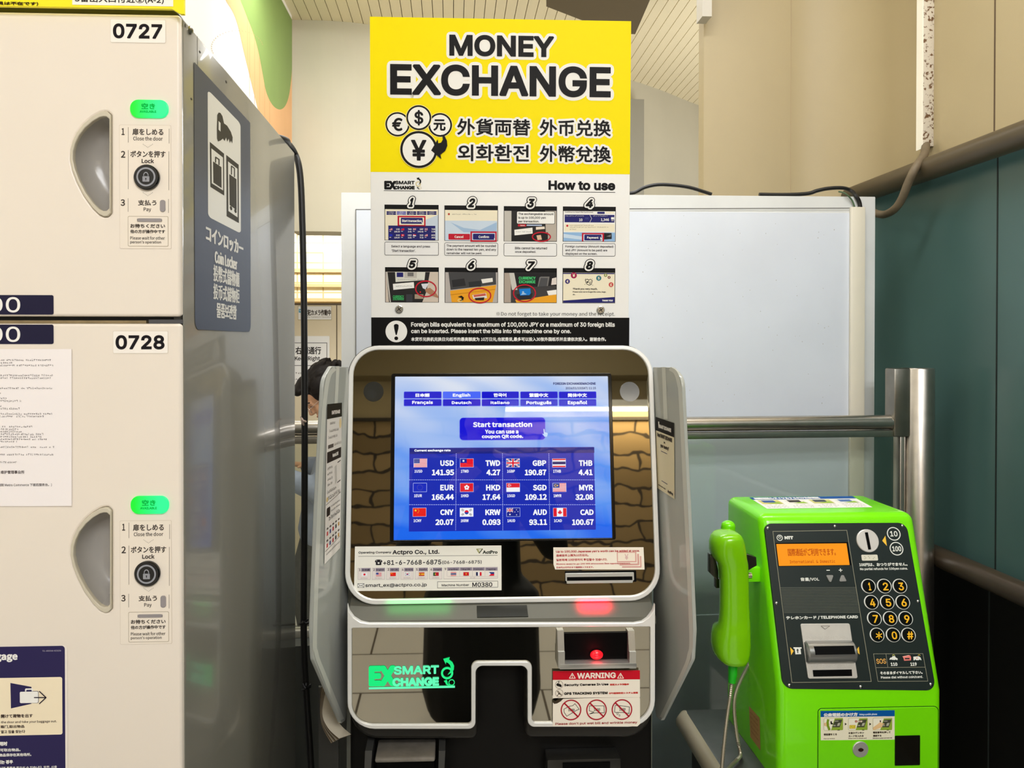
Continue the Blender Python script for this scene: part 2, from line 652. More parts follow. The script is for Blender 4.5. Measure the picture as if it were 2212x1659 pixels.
M_stone = brick('rough_stone_blocks', (146, 124, 86), (112, 94, 62), (34, 26, 18), 0.50, 0.135, 0.010, 'xz', 0.16, 0.6, 0.7)
M_floor = brick('pale_stone_floor_tiles', (204, 201, 194), (210, 207, 200), (70, 62, 54), 0.75, 0.38, 0.005, 'xy', 0.0, 0.3, 0.35)
M_tile = brick('cream_glazed_wall_tiles', (240, 228, 190), (246, 235, 200), (196, 170, 120), 0.22, 0.085, 0.006, 'xz', 0.0, 0.2, 0.25, 0.0)
M_cream = mat('cream_painted_wall', (198, 191, 168), 0.6, noise=0.06, nscale=2.5, bump=0.05, bscale=300)
M_beige = mat('beige_painted_wall', (178, 162, 124), 0.5, noise=0.07, nscale=1.8, bump=0.06, bscale=250)
M_teal = mat('teal_painted_steel', (74, 104, 100), 0.28, noise=0.12, nscale=3)
M_wall_shade = mat('dark_wall_shade', (9, 8, 5), 0.5, noise=0.1, nscale=4, spec=0.2)  # deep shade on the lower wall, put into a near-black colour
M_white_wall = mat('white_painted_wall', (250, 246, 238), 0.5)
M_joint = mat('dark_wall_joint', (92, 74, 52), 0.7)
M_conc = mat('grey_concrete', (112, 112, 106), 0.6, noise=0.18, nscale=14, bump=0.1, bscale=80)

CEIL = 3.2
XL = at(631, 300, Y=4.03).x                    # mural wall plane
XR = 1.30                                      # right wall plane

# floor
struct('floor', G().box(-3.2, 3.2, -3.3, 7.0, -0.08, 0.0, M_floor))

# slatted ceiling: boards running away from the camera with dark gaps
M_slat = mat('cream_ceiling_slats', (236, 222, 184), 0.45)
M_gap = mat('dark_ceiling_gap', (120, 104, 76), 0.8)
g = G()
g.box(-3.2, 3.2, -3.3, 7.0, CEIL + 0.02, CEIL + 0.08, M_gap)
x = -1.2
while x < 3.1:
    g.box(x + 0.0018, x + 0.0532, -3.3, 6.95, CEIL, CEIL + 0.02, M_slat)
    x += 0.055
struct('ceiling', g)

# dropped brown beam end seen at the top behind the sign
M_beam = mat('brown_painted_beam', (94, 80, 54), 0.55, noise=0.08, nscale=3)
a, b, c = at(1180, 14, Z=CEIL - 0.16), at(1330, 72, Z=CEIL - 0.16), at(1372, 74, Z=CEIL - 0.16)
d, e = at(1404, 0, Z=CEIL - 0.16), at(1182, -60, Z=CEIL - 0.16)
g = G()
lp = [(a.x, a.y), (b.x, b.y), (c.x, c.y), (d.x, d.y), (e.x, e.y)]
g.loft([[V((p[0], p[1], z)) for p in lp] for z in (CEIL - 0.16, CEIL - 0.002)], M_beam, True, False)
struct('trim_1', g, 'brown dropped beam end below the slatted ceiling')

# mural wall on the left: white, orange and green waves
wl = Pl((XL, 2.0, 1.6), (1, 0, 0))
M_or, M_gr = mat('mural_orange_paint', (232, 178, 122), 0.55, noise=0.05, nscale=6), mat('mural_green_paint', (132, 158, 84), 0.55, noise=0.05, nscale=6)
g = Ink(wl, (360, 0, 2.304), 0.0)
g.box(XL - 0.12, XL, -3.3, 4.03, 0, CEIL, M_white_wall)
g.base = 0.0004
edge_wo = [tuple(q_) for q_ in catmull([V(q_) for q_ in [(255, -150), (275, -60), (292, 0), (320, 45), (341, 90), (358, 145), (371, 205), (386, 270), (402, 335), (425, 430), (452, 540), (470, 620), (490, 730)]], 4)]
edge_og = [tuple(q_) for q_ in catmull([V(q_) for q_ in [(330, -150), (350, -60), (366, 0), (384, 45), (402, 92), (422, 142), (441, 200), (457, 262), (470, 330), (480, 385), (490, 440), (503, 480), (521, 515), (540, 536), (562, 545), (582, 536), (597, 512), (608, 475), (615, 430), (620, 385), (623, 345)]], 4)]
right = [(623, 345), (623, 100), (623, 60)]
g.poly(edge_wo + [(623, 760), (623, 345), (623, 98), (560, -22), (500, -140)], M_or, 1)
g.poly(edge_og + [(623, 98), (560, -22), (500, -140)], M_gr, 3)
M_rib = mat('mural_board_joint', (205, 150, 100), 0.6)
for xx, y0, y1 in ((412, 130, 480), (437, 90, 560), (462, 60, 590), (487, 330, 620), (512, 500, 660), (402, 60, 300)):
    g.line([(xx, y0), (xx, y1)], 1.6, M_rib, 2)
M_dot = mat('mural_dots', (190, 150, 110), 0.6)
for t in range(26):
    a = rad(200 - 190 * t / 25)
    px, py = 350 + 128 * math.cos(a), 235 - 82 * math.sin(a)
    g.ell(px, py, 2.2, 2.2, M_dot, 5, 6)
struct('wall_left', g)

# cream wall over the opening: a shallow curve seen in plan, lintel above a passage
pts = [at(630, 42.5, Z=CEIL), at(798, 53, Z=CEIL), at(1080, 105, Z=CEIL), at(1364, 173.4, Z=CEIL), at(1507.5, 226.7, Z=CEIL)]
pts = [V((p.x, p.y, 0)) for p in pts]
pts.append(pts[-1] + (pts[-1] - pts[-2]) * 1.2)
cv = catmull(pts, 8)
zlint = at(690, 499.5, Y=pts[0].y).z
xs = at(760, 500, Y=4.09).x
g = G()
for zz0, zz1, sel in ((zlint, CEIL, cv), (0, zlint, [p for p in cv if p.x > xs + 0.25])):
    th = V((0.0, 0.16, 0))
    rings = [[p + V((0, 0, zz0)), p + V((0, 0, zz1)), p + th + V((0, 0, zz1)), p + th + V((0, 0, zz0))] for p in sel]
    g.loft(rings, M_cream, True, False)
struct('wall_far', g)
# grey upright strip on the far wall beside the sign
M_grey_strip = mat('grey_wall_strip', (150, 146, 132), 0.5)
p0 = at(1350, 217, Y=4.85); p1 = at(1388.5, 440, Y=4.85)
struct('trim_2', G().box(p0.x, p1.x, 4.82, 4.9, 1.0, p0.z, M_grey_strip), 'grey upright strip on the far cream wall')

# the passage beyond the opening: tiled end wall with three ledges
YT = 6.4
struct('wall_passage', G().box(-2.6, 1.2, YT, YT + 0.1, 0, 3.0, M_tile))
M_ledge = mat('tan_tile_ledge', (196, 168, 118), 0.5)
for n, (ya, yb) in enumerate(((581, 589), (613.5, 620.5), (644.5, 652))):
    za, zb = at(690, ya, Y=YT).z, at(690, yb, Y=YT).z
    struct('trim_%d' % (3 + n), G().box(-2.4, 1.0, YT - 0.03, YT + 0.02, zb, za, M_ledge), 'tan tile ledge on the bright passage wall')
struct('wall_passage_side', G().box(-1.75, -1.6, 4.1, YT, 0, 3.0, M_tile))

# beige column and right wall with a rounded inner corner; teal steel below the big pipe, deep shade painted as near-black below the low rail
ZP = at(2212, 290, X=1.25).z                  # height of the big pipe
ZR = at(2212, 1284, X=1.25).z                 # height of the low rail
XC = at(1517, 300, Y=2.35).x
arc = [V((1.10 + 0.2 * math.sin(rad(a)), 2.15 + 0.2 * math.cos(rad(a)), 0)) for a in range(0, 91, 9)]
plan = [V((XC + 0.012, 2.392, 0)), V((XC, 2.385, 0)), V((XC + 0.006, 2.355, 0)), V((XC + 0.02, 2.35, 0))] + arc + [V((1.3, -1.6, 0))]
out = [V((XC + 0.03, 2.392, 0)), V((XC + 0.05, 2.4, 0)), V((XC + 0.05, 2.4, 0)), V((XC + 0.06, 2.4, 0))] + [V((1.10 + 0.25 * math.sin(rad(a)), 2.15 + 0.25 * math.cos(rad(a)), 0)) for a in range(0, 91, 9)] + [V((1.35, -1.6, 0))]


def wall_run(g, i0, z0, z1, m):
    rings = [[plan[i] + V((0, 0, z0)), plan[i] + V((0, 0, z1)), out[i] + V((0, 0, z1)), out[i] + V((0, 0, z0))] for i in range(i0, len(plan))]
    return g.loft(rings, m, True, True)


g = G()
wall_run(g, 0, ZP, CEIL, M_beige)
wall_run(g, 0, ZR, ZP, M_teal)
wall_run(g, 0, 0, ZR, M_wall_shade)
for px, z0, z1 in ((2148, ZP, CEIL), (2156, ZR, ZP), (2143, 0.3, ZR)):
    y = at(px, 300, X=XR).y
    g.box(XR - 0.0008, XR + 0.004, y - 0.0022, y + 0.0022, z0, z1, M_joint if z0 > 1 else mat('dark_green_joint', (20, 30, 26), 0.7))
x = at(1708, 300, Y=2.35).x
g.box(x - 0.0008, x + 0.0008, 2.3492, 2.353, ZP, CEIL, mat('faint_wall_seam', (176, 156, 122), 0.6))
struct('wall_right', g)
# pale bracket at the top corner of the column
p = at(1508, 47, Y=2.33)
struct('trim_6', G().box(p.x, p.x + 0.03, 2.29, 2.345, p.z, CEIL, mat('pale_grey_paint', (205, 200, 188), 0.5)), 'pale grey capping strip at the top of the beige column')

# behind the camera: stone wall, soffit with a light strip
struct('wall_back', G().box(-3.2, 3.2, -3.3, -3.2, 0, CEIL, M_stone))
struct('trim_7', G().box(-3.2, 3.2, -3.2, -2.98, 2.36, CEIL, mat('olive_soffit', (120, 108, 78), 0.6)), 'olive boxed soffit above the stone wall')
struct('trim_8', G().box(-3.2, 3.2, -3.2, -3.185, 2.075, 2.36, mat('plaster_band', (170, 156, 122), 0.6)).box(-3.2, 3.2, -3.2, -3.17, 2.05, 2.075, mat('dark_cove_edge', (40, 34, 26), 0.6)), 'plain plaster band above the stone wall')


def tube_lamp(name, label, cat, loc, L, axis, parent_rot=0, e=9):
    """ceiling or wall batten lamp: housing, two tubes"""
    t = thing(name, label, cat, loc)
    x, y, z = loc
    dx, dy = (L / 2, 0.05) if axis == 'x' else (0.05, L / 2)
    G().box(x - dx, x + dx, y - dy, y + dy, z + 0.02, z + 0.075, mat('lamp_housing', (235, 233, 226), 0.4), 0.006).build('housing', t)
    for s in (-0.025, 0.025):
        ox, oy = (0, s) if axis == 'x' else (s, 0)
        ax = V((L / 2 - 0.02, 0, 0)) if axis == 'x' else V((0, L / 2 - 0.02, 0))
        c = V((x + ox, y + oy, z + 0.012))
        G().tube([c - ax, c + ax], 0.012, mat('lit_lamp_tube_%d' % e, (255, 246, 226), 0.4, emit=e), 12).build('lamp_tube', t)
    return t


tube_lamp('ceiling_lamp', 'twin tube ceiling lamp above where the photograph was taken, nearest the machine', 'lamp', (0.80, -1.35, 3.125), 1.5, 'x')
tube_lamp('ceiling_lamp', 'twin tube ceiling lamp further back towards the stone wall', 'lamp', (0.70, -2.5, 3.125), 1.5, 'x')
tube_lamp('ceiling_lamp', 'twin tube ceiling lamp above the railing and the locker', 'lamp', (0.5, 1.2, 3.125), 1.3, 'x')
tube_lamp('ceiling_lamp', 'twin tube ceiling lamp in front of the far cream wall', 'lamp', (0.0, 3.1, 3.125), 1.6, 'x')
G().box(1.95, 2.15, 3.50, 3.60, 0.0, 1.74, M_beige).build('added_uplight_post')['kind'] = 'structure'  # added post out of view, only there to carry the added uplight
tube_lamp('added_uplight', 'added unseen tube lamp on an added post behind the beige wall, lighting the far ceiling', 'lamp', (2.05, 3.55, 1.74), 1.2, 'x')
tube_lamp('passage_lamp', 'bright tube lamp on the tiled passage wall', 'lamp', (-0.55, YT - 0.05, at(700, 549, Y=YT - 0.05).z), 1.1, 'x', e=16)
tube_lamp('wall_lamp', 'tube lamp washing the stone wall behind the camera, mirrored in the screen', 'lamp', (1.15, -3.12, 2.115), 1.55, 'x', e=14)

# cream cabinet wall in the passage with the camera notice and the keep right board
YB = 4.7
M_cab = mat('cream_shutter_box', (236, 222, 190), 0.45)
zt = at(690, 659, Y=YB).z
x1, xj = at(742, 700, Y=YB).x, at(727.5, 700, Y=YB).x
cab = G().box(-1.58, x1 + 0.35, YB, YB + 0.25, 0, zt, M_cab)
cab.box(-1.58, x1 + 0.35, YB - 0.004, YB + 0.25, zt, zt + 0.012, mat('dark_bronze_edge', (96, 78, 52), 0.4))
cab.box(xj - 0.003, xj + 0.003, YB - 0.0015, YB + 0.01, 0, zt, mat('dark_bronze_edge'))
tag(cab.build('shutter_box'), 'tall cream steel box beside the passage carrying the white notices', 'cabinet')

s = Ink(Pl((0, YB - 0.002, 1), (0, -1, 0)), (630, 480, 5.185))
s.rrect(68, 935, 450, 1098, 6, mat('notice_frame_gold', (206, 192, 150), 0.5), 0)
s.rrect(74, 942, 444, 1090, 4, WHITE, 1)
s.rect(80, 972, 132, 1012, ink(70, 160, 190), 2)
s.text('Tokyo', (86, 982, 128, 1004), WHITE, 3, b=1)
s.text('防犯カメラ作動中', (140, 978, 440, 1046), ink(70, 60, 50), 2, 'c', 2)
s.text('Security Camera in Operation', (120, 1052, 440, 1074), ink(150, 140, 125), 2)
tag(s.box(at(643.2, 700, Y=YB).x, at(716.6, 700, Y=YB).x, YB - 0.0019, YB, at(690, 691.5, Y=YB).z, at(690, 660.5, Y=YB).z, WHITE).build('camera_notice'),
    'small white camera notice strip with a blue mark high on the cream box', 'sign')

s = Ink(Pl((0, YB - 0.012, 1), (0, -1, 0)), (630, 480, 5.185))
s.rrect(-70, 1275, 425, 1900, 14, WHITE, 0)
s.line([(-40, 1352), (395, 1352), (395, 1606), (-40, 1606)], 6, ink(40, 36, 32), 1, True)
s.text('右側通行', (42, 1395, 330, 1480), ink(40, 36, 32), 2, 'c', 2)
s.text('Keep Right', (36, 1500, 318, 1562), ink(40, 36, 32), 2, 'c', 1.5)
for yy in (1690, 1760, 1820): s.scrib(0, yy, 330, 24, ink(120, 110, 100), 2, 5)
tag(s.box(at(617, 700, Y=YB).x, at(712, 700, Y=YB).x, YB - 0.0118, YB - 0.0041, at(690, 846, Y=YB).z, at(690, 726, Y=YB).z, WHITE).build('keep_right_board'),
    'white keep right board with black frame below the camera notice', 'sign')

# ------------------------------------------------------------------ panel, railing, pipes
M_steel = mat('brushed_stainless', (196, 190, 180), 0.3, 1.0, noise=0.08, nscale=40)
M_steel_d = mat('dull_stainless', (150, 146, 136), 0.34, 1.0, noise=0.12, nscale=25)
M_panel = mat('white_display_board', (212, 218, 227), 0.42, noise=0.05, nscale=5)
M_panel2 = mat('cream_frame_strip', (212, 214, 212), 0.4, noise=0.06, nscale=8)
YP = 1.97
pp = Pl((0, YP, 1.45), (0, -1, 0))
xl, xr, zt = at(737, 600, Y=YP).x, at(1890.5, 600, Y=YP).x, at(1600, 422.5, Y=YP).z
pan = thing('white_board', 'large white blank board behind the machine and the railing', 'board', ((xl + xr) / 2, YP + 0.03, 0))
G().box(xl, xr, YP, YP + 0.06, 0.0, zt, M_panel2, 0.002).build('board_frame', pan)
a, b = at(769, 453, Y=YP), at(1834, 450, Y=YP)
G().box(a.x, b.x, YP - 0.003, YP, 0.02, a.z, M_panel, 0.001).build('board_face', pan, 'white face sheet')
a, b = at(1834, 448, Y=YP), at(1865, 448, Y=YP)
G().box(a.x, b.x, YP - 0.012, YP, 0.02, a.z, mat('cream_cable_duct', (214, 208, 190), 0.4), 0.003).build('cable_duct', pan, 'cream cable duct strip')
i = Ink(pp, (0, 0, 1), 0.0034)
i.line([(769, 453), (1834, 450)], 1.6, ink(110, 108, 104), 1); i.line([(769, 453), (769, 1500)], 1.8, ink(120, 118, 112), 1)
R = random.Random(4)
for _ in range(70):
    px, py = R.uniform(1380, 1820), R.uniform(465, 890)
    i.ell(px, py, R.uniform(.5, 1.2), R.uniform(.5, 1.6), ink(190, 190, 188), 1, 6)
i.build('joint', pan)

# cables lying along the top of the board
mk = mat('black_cable_rubber', (14, 13, 12), 0.45)
for name, lab, pts, r in (
    ('black_cable', 'black cable arched over the board top right beside the yellow sign', ((1345, 421), (1370, 416), (1392, 405), (1420, 399), (1455, 400), (1490, 405), (1520, 414), (1537, 421)), 0.0048),
    ('black_cable', 'black cable arched over the board top near its right end and entering the duct', ((1640, 421), (1700, 421), (1745, 418), (1765, 412), (1790, 407), (1820, 406), (1838, 412), (1850, 424), (1857, 438), (1859, 455)), 0.0052),
    ('green_wire', 'thin green wire beside the cable at the right end of the board', ((1812, 414), (1826, 418), (1840, 432), (1847, 450)), 0.0022)):
    P = [at(x, y, Y=YP - 0.006 if (x > 1845 or 'green' in name and x > 1825) else YP + 0.012) for x, y in pts]
    P = [V((q_.x, q_.y, max(q_.z, zt + r + 0.0006))) if q_.y > YP else q_ for q_ in P]
    tag(G().tube(P, r, mk if name[0] == 'b' else mat('green_wire', (70, 96, 66), 0.5), 8, smooth_path=5).build(name), lab, 'cable')

# stainless railing with glass infill on a low parapet
YR = 1.85
rail = thing('railing', 'stainless railing with glass infill and thick end post crossing behind the machine', 'railing', (0.3, YR, 0.74))
zc = (at(1600, 897, Y=YR).z + at(1600, 928, Y=YR).z) / 2
rr = abs(at(1600, 897, Y=YR).z - at(1600, 928, Y=YR).z) / 2
x0, x1 = -0.86, at(1948, 912, Y=YR).x
G().tube([(x0, YR, zc), (x1, YR, zc)], rr, M_steel, 24).build('top_rail', rail)
za, zb = at(1600, 929, Y=YR).z, at(1600, 943, Y=YR).z
G().box(x0, x1, YR - 0.016, YR + 0.016, zb, za, M_steel, 0.002).build('under_rail', rail)
xp0, xp1 = at(1948, 900, Y=YR).x, at(2012, 900, Y=YR).x
zp = at(1980, 795, Y=YR).z
ZPAR = at(670, 1346, Y=YR).z
pr = (xp1 - xp0) / 2
G().tube([((xp0 + xp1) / 2, YR, 0.0), ((xp0 + xp1) / 2, YR, zp - 0.003), ((xp0 + xp1) / 2, YR, zp)], [pr, pr, pr * 0.96], M_steel, 32).build('post', rail)
xq = at(1918, 900, Y=YR).x
G().box(xq, xp0 + 0.02, YR - 0.02, YR + 0.02, zb, zp, M_steel_d, 0.004).build('post_bracket', rail)
xf0, xf1 = at(1934, 1000, Y=YR).x, at(1946, 1000, Y=YR).x
G().box(xf0, xf1, YR - 0.014, YR + 0.014, 0.0, zb, M_steel, 0.002).build('pane_frame', rail)
G().box(x0, 0.25, YR - 0.014, YR + 0.014, ZPAR, at(670, 1331, Y=YR).z, mat('pale_steel_channel', (206, 202, 188), 0.35, 0.6), 0.002).build('bottom_rail', rail)
mg = bpy.data.materials.new('clear_railing_glass'); mg.use_nodes = True
nt = mg.node_tree; bs = nt.nodes['Principled BSDF']
tr = new(nt, 'ShaderNodeBsdfTransparent'); tr.inputs[0].default_value = (0.90, 0.93, 0.90, 1)
gl = new(nt, 'ShaderNodeBsdfGlossy'); gl.inputs['Roughness'].default_value = 0.03
fr = new(nt, 'ShaderNodeFresnel'); fr.inputs[0].default_value = 1.5
mx = new(nt, 'ShaderNodeMixShader')
nt.links.new(fr.outputs[0], mx.inputs[0]); nt.links.new(tr.outputs[0], mx.inputs[1]); nt.links.new(gl.outputs[0], mx.inputs[2])
nt.links.new(mx.outputs[0], nt.nodes['Material Output'].inputs[0])
G().box(x0, xf0, YR - 0.004, YR + 0.004, at(670, 1331, Y=YR).z, zb, mg).build('glass_pane', rail)
G().box(0.252, xf0, YR - 0.004, YR + 0.004, 0.02, at(670, 1332, Y=YR).z, mg).build('glass_pane', rail)
par_ = struct('wall_parapet', G().box(XL, 0.25, YR - 0.06, YR + 0.06, 0, ZPAR, mat('grey_parapet_paint', (84, 86, 80), 0.35, noise=0.15, nscale=9)), 'low grey parapet carrying the railing')

# the railing meets the end post at a slight angle: its left end stands nearer
TH = 0.05
piv = V((xp1, YR, 0))
for o_, base in ((rail, V(rail.location)), (par_, V((0, 0, 0)))):
    o_.location = piv + Matrix.Rotation(TH, 3, 'Z') @ (base - piv)
    o_.rotation_euler = (0, 0, TH)

# pipes on the right wall
def wall_pipe(name, label, z, r, y0, y1, m):
    t = thing(name, label, 'handrail', (1.25, (y0 + y1) / 2, z))
    G().tube([(1.25, y0, z), (1.25, y1, z)], r, m, 24).build('rail_tube', t)
    for y in (0.2, 1.0):
        G().tube([(1.25, y, z), (1.3, y, z - 0.02)], 0.012, m, 10).build('wall_bracket', t)


wall_pipe('wall_pipe', 'thick brown pipe running along the right wall between beige and teal', ZP, 0.030, -1.5, 2.28, mat('brown_painted_pipe', (80, 69, 49), 0.42, noise=0.1, nscale=10))
wall_pipe('wall_handrail', 'dark brown handrail low on the right wall behind the telephone', ZR, 0.026, -1.5, 2.30, mat('dark_bronze_rail', (66, 55, 42), 0.32, noise=0.15, nscale=10))
# rusty trunking down to the pipe, with a flexible conduit


def rust(nt, b):
    tc = new(nt, 'ShaderNodeTexCoord')
    n = new(nt, 'ShaderNodeTexNoise', i_Scale=120.0, i_Detail=8.0)
    cr = new(nt, 'ShaderNodeValToRGB')
    cr.color_ramp.elements[0].position, cr.color_ramp.elements[0].color = 0.38, rgba(104, 74, 44)
    cr.color_ramp.elements[1].position, cr.color_ramp.elements[1].color = 0.47, rgba(206, 196, 178)
    nt.links.new(tc.outputs['Object'], n.inputs['Vector']); nt.links.new(n.outputs[0], cr.inputs[0]); nt.links.new(cr.outputs[0], b.inputs['Base Color'])


M_rust = node_mat('rust_speckled_white_paint', rust, 0.55)
yt = at(2003, 300, X=1.29).y
zt0 = at(2000, 318, X=1.285).z
g = G().box(XR - 0.030, XR, yt - 0.012, yt + 0.014, zt0, CEIL, M_rust, 0.001)
g.box(XR - 0.0315, XR - 0.03, yt - 0.0121, yt + 0.015, zt0 - 0.006, CEIL, mat('white_gloss_trunking', (252, 248, 232), 0.3))
tag(g.build('cable_trunking'), 'white rust-stained cable trunking running down the right wall to the brown pipe', 'trunking')
P = [at(2000, 312, X=1.285)] + [at(x, y, X=xx) for x, y, xx in ((1996, 335, 1.25), (1978, 362, 1.21), (1962, 395, 1.20), (1948, 430, 1.20), (1932, 452, 1.20), (1912, 463, 1.20), (1896, 462, 1.20), (1884, 457, 1.21))]
tag(G().tube(P, 0.0105, mat('dusty_conduit', (112, 98, 76), 0.6, noise=0.2, nscale=50), 12, smooth_path=6).build('flexible_conduit'), 'dusty flexible conduit curving from the trunking over the brown pipe', 'conduit')

# ------------------------------------------------------------------ coin locker
YD = 0.81                                        # door faces
M_door = mat('cream_locker_door', (242, 232, 219), 0.38, noise=0.03, nscale=3)
M_lbody = mat('grey_gloss_locker_steel', (126, 124, 114), 0.2, noise=0.03, nscale=4, coat=0.3)
M_ldark = mat('dark_locker_frame', (30, 27, 22), 0.35)
M_dish = mat('grey_handle_dish', (168, 164, 158), 0.22)
M_rim = mat('pale_handle_rim', (206, 198, 178), 0.25)
XS = at(393.5, 740, Y=YD).x
ZT = at(392.5, 34.7, Y=YD).z
YBK = at(637, 740, X=XS).y
XLL = XS - 0.54
loc = thing('coin_locker', 'cream coin locker with grey steel side standing left of the exchange machine', 'locker', (XS - 0.27, 1.1, 0))
g = G().box(XLL, XS - 0.001, YD + 0.036, YBK, 0.0, ZT, M_lbody).box(XS - 0.006, XS, YD + 0.006, YBK, 0.0, ZT, M_lbody, 0.002)
g.box(XLL, XS - 0.006, YD + 0.031, YD + 0.0365, 0, ZT, M_ldark)
sp = Pl((XS, YD, 1.4), (1, 0, 0))
g2 = Ink(sp, (360, 0, 2.304))
g2.line([(152, 180), (153, 300), (153, 1600)], 1.6, mat('locker_seam', (84, 80, 70), 0.5), 1)
g2.ell(92, 127, 3, 9, ink(60, 56, 48), 1)
for cx, cy in ((165, 258), (296, 407), (122, 492)): g2.ell(cx, cy, 4, 5, ink(70, 66, 58), 1)
g.build('cabinet_body', loc)
o = g2.build('seam', loc)
b = G(); c = sp.uv(360 + 114 / 2.304, 150 / 2.304)
b.disc(sp, c, 0.0045, 0, 0.002, mat('bolt_steel', (150, 148, 140), 0.3, 1.0), 16, 0.002).build('bolt', loc)
# dark front frame with a rounded top corner
fp = Pl((0, YD, 1.4), (0, -1, 0))
u1, vt = XS - 0.0012, fp.uv(300, 14.5)[1]
g = G().plate(fp, [rr_loop(XLL - fp.o.x, -0.85, u1, vt, [0, 0, 0.012, 0]), rr_loop(XLL - fp.o.x + 0.012, -0.84, u1 - 0.010, vt - 0.016, 0)], -0.03, -0.005, M_ldark, 0.002)
g.build('front_frame', loc)
# gap between the doors: pale inner edges
yg = [fp.uv(200, y)[1] for y in (685, 690, 692, 698.5)]
ug = [fp.uv(x, 690)[0] for x in (300, 313, 318, 391)]
g = G().plate(fp, [rr_loop(XLL, yg[3], ug[1], yg[2], 0)], -0.012, -0.0035, mat('brass_hinge_strip', (150, 132, 98), 0.35, 0.4, noise=0.3, nscale=60))
g.plate(fp, [rr_loop(ug[2], yg[3], ug[3], yg[1], 0)], -0.012, -0.004, mat('dark_grey_latch', (72, 72, 76), 0.4))
g.build('latch_strip', loc)

HP_OUT = [(640, 722, 12), (668, 715, 10), (690, 716, 10), (712, 736, 14), (712, 1365, 14), (692, 1385, 12), (668, 1386, 10), (640, 1373, 20), (598, 1332), (540, 1252), (496, 1165), (467, 1090), (453, 1020),
          (455, 960), (470, 905), (497, 850), (540, 795), (592, 750)]
LZ = (0, 0, 2.962)


